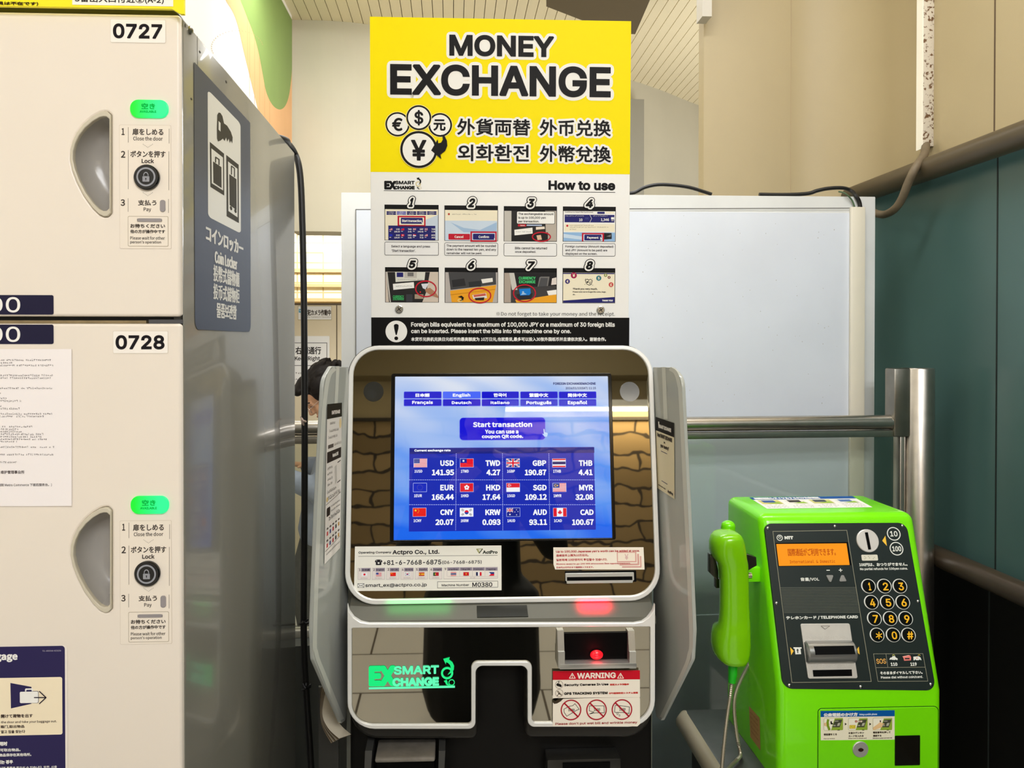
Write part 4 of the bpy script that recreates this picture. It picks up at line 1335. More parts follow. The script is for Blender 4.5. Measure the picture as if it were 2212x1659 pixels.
        I.poly([(X(.5) + h * .3 * a, Yv(.5) + h * .32 * b) for a, b in lf], Rd, k + 2)
    elif kind == 'jp': I.ell(X(.5), Yv(.5), h * .3, h * .3, Rd, k + 2, 18)
    elif kind == 'es': I.rect(x0, y0, x1, y1, c(200, 30, 40), k + 2); I.rect(x0, Yv(.25), x1, Yv(.75), c(244, 176, 50), k + 3); I.ell(X(.3), Yv(.5), h * .15, h * .17, c(160, 50, 40), k + 4, 10)
    elif kind == 'pt': I.rect(x0, y0, x1, y1, c(190, 30, 50), k + 2); I.rect(x0, y0, X(.38), y1, c(40, 80, 50), k + 3); I.ell(X(.38), Yv(.5), h * .18, h * .18, c(220, 190, 60), k + 4, 12)
    elif kind == 'vn': I.rect(x0, y0, x1, y1, c(206, 24, 36), k + 2); star(I, X(.5), Yv(.5), h * .26, c(255, 210, 40), k + 3)
    elif kind == 'fr': I.rect(x0, y0, X(.33), y1, c(24, 34, 80), k + 2); I.rect(X(.67), y0, x1, y1, Rd, k + 2)
    elif kind == 'ph':
        I.rect(x0, y0, x1, Yv(.5), c(30, 50, 130), k + 2); I.rect(x0, Yv(.5), x1, y1, Rd, k + 2); I.poly([(x0, y0), (X(.42), Yv(.5)), (x0, y1)], Wh, k + 3)


cells = (('USD', '141.95', 'us', 667, 610), ('TWD', '4.27', 'tw', 975, 981), ('GBP', '190.87', 'gb', 1296, 1243), ('THB', '4.41', 'th', 1611, 1609),
         ('EUR', '166.44', 'eu', 667, 609), ('HKD', '17.64', 'hk', 979, 955), ('SGD', '109.12', 'sg', 1299, 1245), ('MYR', '32.08', 'my', 1613, 1588),
         ('CNY', '20.07', 'cn', 667, 634), ('KRW', '0.093', 'kr', 974, 954), ('AUD', '93.11', 'au', 1299, 1273), ('CAD', '100.67', 'ca', 1621, 1565))
for n, (cc, val, fl, xa, xb) in enumerate(cells):
    r, c = divmod(n, 4)
    yc, yv, ys, yf = ((803, 866, 868, 793), (970, 1034, 1035, 960), (1138, 1205, 1205, 1129))[r]
    xe = ((760, 1075, 1389, 1704), (759, 1076, 1392, 1709), (757, 1077, 1394, 1712))[r][c]
    fx = ((487, 803, 1118, 1432), (484, 803, 1119, 1435), (481, 802, 1120, 1438))[r][c]
    u.text(cc, (xa, yc, xe, yc + 39), gw, 4, 'c', 2.3)
    u.text(val, (xb, yv, xe + 1, yv + 40), gw, 4, 'c', 2.3)
    u.text('1' + cc, (fx + 4, ys, fx + 58, ys + 20), gw, 4, 'c', 0.8)
    flag(u, fl, fx, yf, fx + 89, yf + 57, E1)
u.build('screen_lettering', sc, 'lit menu buttons, flags and exchange rates')
G().plate(HP, [rr_loop(*ds, 0)], 0.0036, 0.0040, MATS['clear_screen_glass']).build('screen_glass', sc)

# company sticker, lower left of the head
t = Ink(HP, (760, 1170, 6.703), 0.0006)
t.poly([(46, 70), (2165, 55), (2168, 703), (32, 714)], mat('white_sticker', (244, 242, 232), 0.45), 0)
KB, KG = ink(30, 28, 34), ink(96, 92, 92)
t.text('Operating Company', (98, 138, 572, 178), KB, 2, 'i', 1.5)
t.text('Actpro Co., Ltd.', (590, 118, 1268, 193), KB, 2, 'i', 3)
t.line([(96, 213), (2110, 197)], 5, KG, 2)
gold = ink(150, 150, 60)
t.line([(1808, 106), (1890, 104)], 8, gold, 2); t.line([(1808, 106), (1845, 165)], 12, gold, 2); t.line([(1845, 165), (1892, 104)], 12, ink(60, 66, 40), 3); t.line([(1828, 114), (1858, 150)], 6, gold, 3)
t.text('ActPro', (1893, 125, 2110, 175), ink(50, 56, 46), 2, 'b', 3)
t.text('☎', (335, 258, 442, 338), KB, 2, 'b', 4)
t.ell(388, 312, 34, 20, KB, 2); t.rect(350, 318, 428, 336, KB, 2); t.ell(388, 308, 15, 12, WHITE, 3)
t.text('+81-6-7668-6875', (455, 264, 1295, 333), KB, 2, 'i', 2)
t.text('(06-7668-6875)', (1310, 270, 1880, 326), KB, 2, 'i', 1.2)
HD, CR = ink(150, 140, 156), ink(228, 222, 222)
flags = ('jp', 'us', 'cn', 'kr', 'es', 'pt')
for n, lab in enumerate(('日本語', 'English', '中文', '한국어', 'Español', 'Português')):
    x = 86 + n * 207
    y = 380 - n * 1.2
    t.rect(x, y, x + 188, y + 168, ink(186, 178, 184), 1); t.rect(x + 4, y + 4, x + 184, y + 164, ink(236, 228, 224), 2)
    t.rect(x + 52, y + 4, x + 184, y + 52, HD, 3)
    t.text(str(n + 1), (x + 18, y + 10, x + 42, y + 44), KB, 3, 'i', 1)
    t.text(lab, (x + 66, y + 13, x + 174, y + 42), ink(60, 52, 66), 4, 'c', 1)
    flag(t, flags[n], x + 58, y + 68, x + 138, y + 120, 0.0, 3, False)
    t.text('24 hours', (x + 44, y + 138, x + 142, y + 156), ink(170, 160, 160), 3, 'i')
x = 1328
t.rect(x, 368, 2114, 536, ink(186, 178, 184), 1); t.rect(x + 4, 372, 2110, 532, ink(240, 234, 226), 2)
t.text('9', (x + 16, 380, x + 40, 414), KB, 3, 'i', 1)
for n, (lab, fl) in enumerate((('ภาษาไทย', 'th'), ('Tiếng Việt', 'vn'), ('Français', 'fr'), ('Tagalog', 'ph'))):
    a = x + 54 + n * 183
    t.rect(a, 372, a + 176, 418, HD, 3)
    t.text(lab, (a + 18, 384, a + 150, 412), ink(60, 52, 66), 4, 'b' if n == 0 else 'c', 1)
    flag(t, fl, a + 50, 440, a + 130, 492, 0.0, 3, False)
    t.line([(a - 3, 420), (a - 3, 500)], 3, ink(186, 178, 184), 3)
t.line([(x + 54, 502), (2110, 502)], 3, ink(186, 178, 184), 3)
t.text('10-18', (1714, 512, 1782, 530), ink(170, 160, 160), 3, 'i')
t.rect(84, 604, 180, 664, KB, 1); t.rect(89, 609, 175, 659, WHITE, 2)
for a, b in (((88, 608), (132, 642)), ((176, 608), (132, 642)), ((88, 660), (120, 634)), ((176, 660), (144, 634))): t.line([a, b], 5, KB, 3)
t.text('smart_ex@actpro.co.jp', (196, 601, 1085, 662), KB, 2, 'i', 1.5)
t.rect(1238, 572, 2116, 667, KG, 1); t.rect(1244, 578, 2110, 661, ink(244, 242, 232), 2)
t.text('Machine Number', (1302, 610, 1698, 644), KB, 3, 'i', 1.2)
t.text('M0380', (1744, 588, 2034, 654), KB, 3, 'c', 2)
t.build('company_sticker', mc, 'white operating company sticker with phone number and flags')

# red print sticker, lower right of the head
t = Ink(HP, (1190, 1170, 10.533), 0.0006)
t.poly([(55, 130), (2105, 126), (2130, 634), (96, 632), (58, 520)], mat('cream_sticker', (250, 242, 226), 0.4), 0)
RB = ink(184, 40, 48)
pk = ink(222, 170, 160)
t.rect(1500, 232, 1945, 468, pk, 1); t.rect(1520, 252, 1915, 442, ink(248, 236, 218), 2)
t.text('¥', (1675, 280, 1762, 410), ink(226, 190, 184), 3, 'i', 3)
t.line([(1980, 285), (1990, 515), (1570, 522)], 40, pk, 1); t.line([(2038, 335), (2045, 572), (1625, 575)], 32, pk, 1)
t.text("Up to 100,000 Japanese yen's worth can be added at once.", (115, 190, 2018, 250), RB, 4, 'i', 2.5)
t.text('连续投币上限为10万日元。', (118, 283, 856, 338), RB, 4, 'c', 2)
t.text('일본화폐 10만엔까지 투입할수 있습니다.', (120, 380, 1280, 436), RB, 4, 'c', 2)
t.text('Можно внести до 100 000 японских йен одновременно.', (122, 476, 1815, 526), RB, 4, 'c', 1.5)
t.text('日本円10万円分まで連続投入できます。', (125, 560, 968, 602), ink(196, 96, 100), 4, 'c', 2)
t.build('limit_sticker', mc, 'cream sticker with red print')

# bill slot on the head
zr = (1190, 1170, 10.533)


def hz(x0, y0, x1, y1, z): return hb(z[0] + x0 / z[2], z[1] + y0 / z[2], z[0] + x1 / z[2], z[1] + y1 / z[2])


o_, w_, k_ = hz(318, 660, 1940, 920, zr), hz(324, 700, 1880, 880, zr), hz(352, 784, 1848, 905, zr)
bs_ = G().plate(HP, [rr_loop(*o_, 0.0015)], 0.0, 0.002, M_blk, 0.0006).build('bill_slot', mc)
G().plate(HP, [rr_loop(w_[0], w_[1], w_[2], w_[3], 0.001), rr_loop(k_[0], w_[1] - 0.004, k_[2], k_[3], 0.0004)], 0.0015, 0.0035, mat('satin_slot_lip', (206, 208, 204), 0.3, 0.4), 0.0004).build('slot_lip', bs_, 'pale metal lip')

# ---- ledge band between head and lower panel
LY = 1.15
LP = Pl((0.085, LY, 1.0), (0, -1, 0))
lz0 = at(1084, 1344, Y=LY).z
hb0 = HP.P(0, of[1])
ul, ur = of[0] + 0.004, of[2] - 0.004
pL, pR = HP.P(ul, of[1] + 0.03), HP.P(ur, of[1] + 0.03)
g = G()
prof = [(hb0.y + 0.02, hb0.z + 0.010), (hb0.y - 0.003, hb0.z - 0.0015), (LY + 0.003, lz0 + 0.004), (LY + 0.001, lz0 - 0.006), (LY + 0.03, lz0 - 0.03)]
xa, xb = at(753, 1320, Y=1.165).x, at(1412, 1320, Y=1.165).x
g.loft([[V((x, y, z)) for y, z in prof] for x in (xa, xb)], M_band, True, False)
g.build('ledge', mc)
w = G()
a, b = at(1030, 1306, Y=1.172), at(1141, 1340, Y=1.156)
n = V((0, -(hb0.z - 0.012 - lz0), 0))
zA, zB = hb0.z - 0.0015, lz0 + 0.004
yA, yB = hb0.y - 0.003, LY + 0.003
d = V((0, yB - yA, zB - zA)); nn = V((0, d.z, -d.y)).normalized()
if nn.z < 0: nn = -nn
q0, q1 = V((0, yA, zA)) + d * 0.12, V((0, yA, zA)) + d * 0.90
w.loft([[V((x, p.y, p.z)) + nn * h for p, h in ((q0, -0.002), (q0, 0.0012), (q1, 0.0012), (q1, -0.002))] for x in (a.x, b.x)], mat('dark_sensor_window', (30, 30, 20), 0.4, spec=0.2), True, False)
w.build('sensor_window', mc)
# status lights tucked under the head's lower edge, shining on the ledge
for nm, px, rgb, pw in (('red', 1283, (1, 0.0, 0.02), 0.07), ('green', 905, (0.0, 1, 0.15), 0.008)):
    c = at(px, 1303, Y=hb0.y - 0.004)
    L = bpy.data.lights.new(nm + '_status_glow', 'AREA'); L.shape = 'RECTANGLE'; L.size, L.size_y, L.energy, L.color = (0.045 if nm == 'red' else 0.10), 0.006, pw, rgb; L.spread = rad(130)
    lo = bpy.data.objects.new(nm + '_status_glow', L); COL.objects.link(lo)
    lo.location = c + V((0, -0.008, 0.008)); lo.rotation_euler = (rad(20), 0, 0)

# ---- lower panel with notch
def lp(p): return tuple(LP.uv(p[0], p[1])) + ((p[2] * LY / F,) if len(p) > 2 else ())


OUT = [(751, 1304), (751, 1572.5, 60), (1027, 1572.5, 15), (1027.5, 1436.5, 15), (1139, 1436.5, 15), (1139.5, 1568, 15), (1414, 1568, 58), (1414, 1304), (1410, 1318), (1400, 1332), (1386, 1341), (1368, 1344), (797, 1345), (779, 1342), (765, 1333), (755, 1319)]
HOL = [(760.5, 1355, 3), (760.5, 1562.5, 44), (1018, 1562.5, 8), (1018, 1427.5, 14), (1148.5, 1427, 14), (1148.5, 1558, 8), (1403.5, 1558, 46), (1403.5, 1352, 3)]
o2, h2 = round_path([lp(p) for p in OUT], 8), round_path([lp(p) for p in HOL], 8)
G().plate(LP, [o2, h2], -0.006, 0.004, M_silver, 0.0015).build('lower_bezel', mc)
lg = G()
tri = tessellate_polygon([[V((p[0], p[1], 0)) for p in h2]])
lg.add([LP.P(p[0], p[1], 0.0) for p in h2], [list(i) for i in tri], M_mirror)
lg.add([LP.P(p[0], p[1], -0.004) for p in h2], [list(i)[::-1] for i in tri], M_blk)
lg.build('lower_mirror_panel', mc)
LIP = [(757, 1325), (757, 1598, 60), (1032, 1598, 15), (1032, 1440, 12), (1134, 1440, 12), (1134, 1595, 15), (1408, 1595, 58), (1408, 1325)]
l2 = round_path([tuple(Pl((0.085, 1.165, 1), (0, -1, 0)).uv(p[0], p[1])) + ((p[2] * 1.165 / F,) if len(p) > 2 else ()) for p in LIP], 8)
G().plate(Pl((0.085, 1.165, 1), (0, -1, 0)), [l2], -0.06, 0.0, mat('dark_lip_plastic', (36, 34, 30), 0.35, spec=0.3), 0.006).build('lower_shell', mc)
XB0, XB1 = at(756, 1620, Y=1.20).x, at(1410, 1620, Y=1.20).x
G().box(XB0, XB1, 1.20, 1.60, 0.0, 1.0, M_blackbody, 0.008).box(XB0, XB1, 1.34, 1.60, 0.99, 1.40, M_blackbody, 0.008).build('cabinet_body', mc)
G().box(XB1 - 0.002, XB1 + 0.013, 1.25, 1.58, 0.02, 1.38, mat('grey_olive_side', (128, 130, 118), 0.35), 0.002).build('side_panel', mc)
G().box(XB0 - 0.013, XB0 + 0.002, 1.25, 1.58, 0.02, 1.38, mat('grey_olive_side'), 0.002).build('side_panel', mc)

# coupon scanner with glowing red eye
Z6 = (1090, 1150, 3.2595)


def l6(x, y, Y=LY): return at(Z6[0] + x / Z6[2], Z6[1] + y / Z6[2], Y=Y)


M_sil2 = mat('silver_scanner_guard', (188, 188, 182), 0.28, 0.7)
YO = LY - 0.018
a, b = l6(378, 712, YO), l6(928, 957, YO)
sn = G()
i0, i1 = l6(408, 714, LY - 0.004), l6(900, 925, LY - 0.004)
sn.box(i0.x, i1.x, LY - 0.003, LY - 0.0005, i1.z, i0.z, M_blk)
so = sn.build('coupon_scanner', mc)
for xa_, xb_ in ((378, 424), (880, 926)):
    p, q = l6(xa_, 714, YO), l6(xb_, 958, YO)
    m_ = l6(xa_, 842, YO)
    bx_ = G()
    s0 = 1 if xa_ < 600 else -1
    bx_.loft([[V((x, y, z)) for x in ((p.x, q.x))for y in ((LY, YO) if x == p.x else (YO, LY))] for z, in ((q.z,), (m_.z,))], M_sil2, True, False)
    bx_.loft([[V((x, y, z)) for x in ((p.x, q.x))for y in ((LY, yy) if x == p.x else (yy, LY))] for z, yy in ((m_.z, YO + 0.004), (p.z, YO + 0.011))], M_sil2, True, False)
    bx_.build('scanner_guard', so)
p, q = l6(388, 930, YO - 0.001), l6(930, 957, YO - 0.001)
G().box(p.x, q.x, YO - 0.001, LY, q.z, p.z, M_sil2, 0.001).build('scanner_sill', so)
c = l6(648, 862, LY - 0.006)
G().ball((c.x, LY - 0.006, c.z), (46 / Z6[2] * LY / F, 0.005, 34 / Z6[2] * LY / F), mat('glowing_red_eye', (255, 12, 34), 0.15, emit=0.8), 24).build('scanner_lamp', so, 'round glowing red scanner lamp')
L = bpy.data.lights.new('scanner_glow', 'POINT'); L.energy = 0.02; L.color = (1, 0.05, 0.08); L.shadow_soft_size = 0.006
lo = bpy.data.objects.new('scanner_glow', L); COL.objects.link(lo); lo.location = (c.x, LY - 0.022, c.z)


# green lit logo
def logo(I, T, k, main, soft, coin):
    """stacked exchange logo; T maps logo units (of the lit one) to the window of I"""
    tb = lambda x0, y0, x1, y1: (*T(x0, y0), *T(x1, y1))
    sc_ = T(1, 0)[0] - T(0, 0)[0]
    I.text('EX', tb(445, 937, 637, 1082), main, k, 'i', 14 * sc_)
    I.text('SMART', tb(622, 937, 940, 998), soft, k + 2, 'i', 4 * sc_)
    I.text('CHANGE', tb(612, 1020, 940, 1081), soft, k + 2, 'i', 5.5 * sc_)
    I.ring(*T(997, 990), 43 * sc_, 43 * sc_, 14 * sc_, coin, k, 32)
    I.ring(*T(1029, 1056), 22 * sc_, 22 * sc_, 5 * sc_, coin, k, 24)
    I.poly([T(*p) for p in ((970, 890), (1016, 878), (1010, 894), (1034, 912), (1046, 938), (1044, 966), (1030, 985), (1000, 1002), (1018, 978), (1024, 955), (1018, 932), (1004, 918), (990, 912), (988, 928))], main, k + 1)
    I.poly([T(*p) for p in ((974, 1046), (994, 1036), (1000, 1052), (1000, 1062), (1010, 1070), (1026, 1072), (1008, 1080), (990, 1070), (984, 1056))], main, k + 1)


t = Ink(LP, (660, 1150, 3.26), 0.0008)
ge, gs_, gc = ink(24, 238, 128, 0.77), ink(100, 255, 185, 0.8), ink(40, 245, 140, 0.77)
logo(t, lambda x, y: (x, y), 1, ge, gs_, gc)
t.rect(446, 1084, 1052, 1098, gs_, 1)
t.build('lit_logo', mc, 'glowing green logo')

# warning stickers
Zw = (1190, 1440, 11.06)
t = Ink(LP, Zw, 0.0046)
CS = mat('cream_sticker')
t.poly([(36, 75), (2108, 55), (2112, 700), (1200, 706), (36, 720)], CS, 0)
RD = ink(206, 18, 40)
t.poly([(36, 75), (2108, 55), (2110, 272), (36, 286)], RD, 1)
CW = ink(255, 240, 226)
t.text('WARNING', (614, 110, 1534, 250), CW, 2, 'i', 8)
for cx in (500, 1648):
    t.line([(cx, 125), (cx - 70, 244), (cx + 70, 244)], 16, CW, 2, True)
    t.rect(cx - 9, 160, cx + 9, 208, CW, 2); t.ell(cx, 226, 10, 10, CW, 2, 10)
bk, br = ink(30, 26, 22), ink(90, 50, 40)
for cy, in ((400,), (602,)):
    t.ring(188, cy, 95, 95, 8, br, 1); t.ell(188, cy, 87, 87, ink(244, 236, 220), 1)
t.rect(165, 312, 190, 360, ink(120, 112, 100), 2); t.poly([(115, 390), (150, 358), (230, 392), (252, 430), (232, 455), (130, 425)], bk, 3)
t.poly([(128, 556), (160, 540), (256, 638), (236, 665)], ink(140, 128, 110), 2); t.ell(148, 650, 14, 14, bk, 3, 10); t.ell(180, 615, 18, 18, bk, 3, 10)
t.text('Security Cameras In Use', (305, 366, 1362, 436), bk, 2, 'i', 5)
t.text('防犯カメラ作動中', (1398, 368, 1846, 418), ink(206, 60, 50), 2, 'c', 4)
t.text('GPS TRACKING SYSTEM', (304, 570, 1340, 634), bk, 2, 'i', 6)
t.text('GPS追跡防犯システム搭載', (1370, 572, 2064, 618), ink(206, 60, 50), 2, 'c', 4)
t.build('warning_sticker', mc, 'red and white warning sticker about security cameras')
t = Ink(LP, Zw, 0.0046)
t.poly([(36, 815), (120, 850), (290, 735), (1200, 712), (2100, 702), (2112, 730), (2114, 1330), (2050, 1392), (34, 1386)], CS, 0)
t.poly([(36, 815), (150, 770), (280, 735), (230, 790), (140, 845), (70, 855)], ink(66, 54, 40), 1)
dr = ink(176, 18, 40)
for n, cx in enumerate((468, 1075, 1680)):
    cy = (998, 994, 988)[n]
    t.ring(cx, cy, 246, 246, 28, dr, 4, 40)
    t.line([(cx - 160, cy - 165), (cx + 170, cy + 165)], 34, dr, 5)
    O = [[(-165, -20), (-30, -90), (40, -98), (95, -150), (195, -15), (130, 10), (-100, 150), (-160, 60)], [(-165, -92), (180, -92), (185, 70), (-30, 74), (-170, 100), (-60, 55), (-170, 25)], [(-160, -92), (-140, -98), (60, -80), (180, -60), (170, 95), (20, 70), (-165, 70), (-175, 40)]][n]
    t.line([(cx + a, cy + b) for a, b in O], 12, bk, 2, True)
    t.text('1000', (cx - 65, cy - 38 + (10 if n == 0 else 0), cx + 85, cy + 30), bk, 2, 'c', 2)
    if n == 2:
        t.ring(cx - 105, cy + 95, 22, 34, 9, bk, 2, 16); t.ring(cx - 58, cy + 140, 18, 26, 8, bk, 2, 16)
t.text("Please don't put wet bill and wrinkle money", (95, 1282, 2044, 1352), ink(160, 52, 50), 2, 'i', 3)
t.build('bill_sticker', mc, 'white sticker with three crossed out banknotes')

# coin tray and receipt slot at the bottom
tr_ = G()
a, b = at(812, 1620, Y=1.16), at(940, 1641, Y=1.145)
tr_.box(a.x, b.x, 1.142, 1.20, b.z - 0.002, a.z - 0.004, mat('worn_grey_flap', (128, 122, 112), 0.4, noise=0.2, nscale=60), 0.003)
to = tr_.build('coin_tray', mc, 'coin tray with worn grey flap')
for xa_, xb_ in ((786, 804), (945, 962)):
    p, q = at(xa_, 1622, Y=1.15), at(xb_, 1622, Y=1.15)
    G().loft([[V((p.x + 0.002, 1.15, p.z)), V((q.x, 1.15, p.z)), V((q.x, 1.2, p.z)), V((p.x + 0.002, 1.2, p.z))], [V((p.x, 1.13, p.z - 0.09)), V((q.x - 0.005, 1.13, p.z - 0.09)), V((q.x - 0.005, 1.2, p.z - 0.09)), V((p.x, 1.2, p.z - 0.09))]], mat('tray_side_plastic', (66, 66, 64), 0.35), True, False).build('tray_side', to)
a, b = at(814, 1643, Y=1.16), at(938, 1700, Y=1.16)
G().box(a.x, b.x, 1.16, 1.198, b.z, a.z, M_blk).build('tray_mouth', to)
a, b = at(1182, 1642, Y=1.165), at(1342, 1700, Y=1.165)
rs = G().box(a.x, b.x, 1.165, 1.2, b.z, a.z, mat('receipt_slot_plastic', (40, 39, 36), 0.3), 0.003).build('receipt_slot', mc)
a, b = at(1216, 1643, Y=1.163), at(1318, 1659, Y=1.163)
G().box(a.x, b.x, 1.1625, 1.166, b.z - 0.02, a.z - 0.004, M_blk).build('slot_mouth', rs)

# ---- privacy wings
M_wing = mat('grey_smoked_acrylic', (174, 177, 170), 0.09, spec=0.6)
M_edge_refl = mat('pale_edge_and_reflection', (206, 208, 198), 0.25)


def wing(pin, pout, outl, rim, label, stick):  # rim: polished edge lines and painted strips of the head frame's reflection
    A, B = at(*pin[:2], Y=pin[2]), at(*pout[:2], Y=pout[2])
    d = V((B.x - A.x, B.y - A.y, 0)).normalized()
    n = V((d.y, -d.x, 0))
    if n.dot(EYE - A) < 0: n = -n
    wp = Pl(A, n)
    lpz = round_path([tuple(wp.uv(p[0], p[1])) + ((p[2] * 1.1 / F,) if len(p) > 2 else ()) for p in outl], 5)
    w = G().plate(wp, [lpz], -0.006, 0.0, M_wing, 0.001).build('privacy_wing', mc, label)
    I = Ink(wp, (0, 0, 1), 0.0003)
    for r, w_ in rim:
        if w_: I.line([tuple(q_) for q_ in catmull([V(q_) for q_ in r], 6)], w_, M_edge_refl, 0)
        else: I.poly(r, M_edge_refl, 0)  # filled strip: the head frame's reflection, painted onto the wing
    I.build('wing_edge_reflection', w, 'pale polished edge and painted frame reflection')
    T = Ink(wp, stick[0], 0.0012)
    T.quad(*stick[1])
    stick[2](T)
    T.build('wing_sticker', w)
    return wp


def left_sticker(T):
    T.rrect(0, 0, 1, 1, 0.02, mat('glossy_white_sticker', (236, 230, 222), 0.12), 0)
    K1, K2 = ink(44, 34, 28), ink(84, 76, 70)
    T.rect(0, 0.0, 1, 0.095, mat('glossy_dark_sticker_head', (48, 38, 32), 0.1), 1)
    T.text('SMART EXCHANGE', (0.3, 0.045, 0.86, 0.072), ink(230, 220, 210), 2, 'i', 0.004)
    T.ell(0.9, 0.14, 0.08, 0.035, ink(222, 200, 150), 1, 14)
    for y0, y1, x0, x1 in ((.118, .132, .2, .55), (.165, .185, .15, .8), (.205, .225, .1, .7)):
        T.scrib(x0, (y0 + y1) / 2, x1, 0.02, K2, 2, 3, False)
    T.rect(0.1, 0.262, 0.45, 0.285, K2, 2); T.scrib(.5, .27, .98, .02, K2, 2, 8)
    T.rect(0.05, 0.305, 0.98, 0.375, K1, 1); T.text('Related LINE', (0.4, 0.327, 0.78, 0.352), ink(230, 224, 216), 2, 'i', 0.004)
    for y in (.41, .445, .48, .515): T.scrib(.08, y, .42, .018, K2, 2, int(y * 100))
    T.poly([(.55, .42), (.68, .41), (.72, .52), (.6, .54)], ink(190, 186, 178), 1)
    T.line([(.74, .40), (.95, .395)], .006, K1, 2); T.line([(.74, .535), (.95, .53)], .006, K1, 2)
    T.scrib(.08, .56, .7, .022, K2, 2, 4); T.scrib(.15, .60, .96, .03, K1, 2, 5)
    T.ell(.1, .605, .06, .016, ink(206, 180, 120), 1, 10)
    T.line([(.03, .635), (.98, .615)], .003, K2, 2)
    T.rrect(.08, .66, .3, .715, .02, K1, 1); T.scrib(.35, .665, .95, .014, K2, 2, 9); T.scrib(.35, .695, .95, .014, K2, 2, 10)
    T.scrib(.22, .735, .95, .03, K1, 2, 11)
    for r in (.785, .86):
        for c in range(5):
            x = .1 + c * .18
            T.rect(x, r, x + .1, r + .012, K2, 2); T.rect(x + .01, r + .025, x + .09, r + .05, (ink(200, 60, 60), ink(60, 70, 130), ink(180, 40, 50), ink(40, 40, 46), ink(200, 150, 60))[c], 2)
    T.line([(.03, .925), (.98, .915)], .003, K2, 2); T.scrib(.1, .95, .95, .014, K2, 2, 12)


def right_sticker(T):
    T.rect(0, 0, 1, 1, mat('ivory_sticker', (228, 216, 180), 0.3), 0)
    K1, K2 = ink(22, 18, 18), ink(70, 62, 54)
    T.rect(0, 0, 1, 0.19, K1, 1)
    T.text('SMART EXCHANGE', (0.2, 0.085, 0.85, 0.14), ink(235, 230, 220), 2, 'i', 0.006)
    T.poly([(.14, .055), (.2, .05), (.2, .12), (.17, .15), (.15, .1)], ink(235, 230, 220), 2)
    T.text('Need SMART EXCHANGE', (0.08, 0.21, 0.9, 0.27), K2, 2, 'i', 0.008)
    T.text('in', (0.44, 0.295, 0.52, 0.33), K2, 2, 'i', 0.006)
    T.text('your country?', (0.25, 0.345, 0.72, 0.41), K2, 2, 'i', 0.006)
    T.line([(.28, .45), (.62, .45)], .008, ink(30, 34, 90), 2); T.line([(.28, .86), (.62, .86)], .008, ink(30, 34, 90), 2)
    T.text('www.smart-ex.jp', (0.08, 0.93, 0.5, 0.955), K2, 2, 'i', 0.003); T.text('ActPro', (0.62, 0.925, 0.93, 0.97), K2, 2, 'b', 0.008)


wing((751, 1024, 1.222), (679, 1200, 1.085),
     [(753, 793), (716, 791, 22), (699, 820, 40), (695, 900), (685, 1100), (675, 1362, 30), (678, 1425, 20), (738, 1563, 9), (747, 1556, 9), (752, 1500)],
     [([(722, 797), (712, 808), (706, 830), (701, 870), (698, 910), (689, 1100), (680, 1362), (683, 1412), (700, 1458), (738, 1552)], 9), ([(726, 791), (733, 791), (729, 873), (722, 873)], 0)],
     'left privacy wing of grey acrylic with a tall printed sticker', ((690, 860, 4.608), ((70, 60), (217, 45), (200, 1490), (42, 1655)), left_sticker))
wing((1416, 1024, 1.222), (1496, 1200, 1.093),
     [(1410, 793), (1450, 793, 20), (1472, 815, 40), (1476, 900), (1486, 1100), (1497.5, 1362, 30), (1494, 1425, 18), (1428, 1557, 9), (1417, 1548, 8), (1411, 1500)],
     [([(1449, 797), (1460, 806), (1467, 830), (1471, 870), (1482, 1100), (1493, 1362), (1489, 1415), (1474, 1456), (1430, 1548)], 8), ([(1430, 793), (1438, 793), (1443, 905), (1434, 905)], 0)],
     'right privacy wing of grey acrylic with an ivory sticker', ((1395, 780, 5.027), ((115, 605), (315, 672), (320, 1500), (130, 1375)), right_sticker))

# leaflets curling out behind the left wing
lf = G()
R = random.Random(3)
lab = 'stack of curling leaflets in a clear holder under the left privacy wing'
ho = thing('leaflet_holder', lab, 'leaflets', at(712, 1600, Y=1.27))
for n in range(9):
    q = n / 8
    x0, x1 = 693 + 5 * q, 706 + 20 * q
    P0 = [at(x0 + 20 * q * 0.3, 1485, Y=1.25 - .004 * n), at(x0 - 2, 1540, Y=1.25 - .004 * n), at(x0 + 4 + 6 * q, 1572, Y=1.24 - .004 * n), at(x0 + 22 + 12 * q, 1605 - 10 * q, Y=1.22 - .003 * n)]
    cvp = catmull(P0, 5)
    wv = V((0.012 + 0.006 * q, 0.01, 0.001))
    vs = [p for c in cvp for p in (c, c + wv)]
    lg_ = G().add(vs + [v + V((0.0003, -0.0006, 0)) for v in vs], [[2 * i, 2 * i + 1, 2 * i + 3, 2 * i + 2] for i in range(len(cvp) - 1)] + [[2 * len(cvp) + k for k in (2 * i + 2, 2 * i + 3, 2 * i + 1, 2 * i)] for i in range(len(cvp) - 1)],
                  mat('leaflet_paper_%d' % (n % 3), ((160, 142, 112), (104, 88, 66), (196, 186, 164))[n % 3], 0.5), True)
    lg_.build('leaflet', ho)
a, b = at(690, 1560, Y=1.27), at(733, 1640, Y=1.27)
G().box(a.x, b.x, 1.262, 1.268, b.z - 0.03, at(700, 1480, Y=1.27).z, mat('holder_back_grey', (44, 44, 40), 0.3)).build('holder_back', ho)

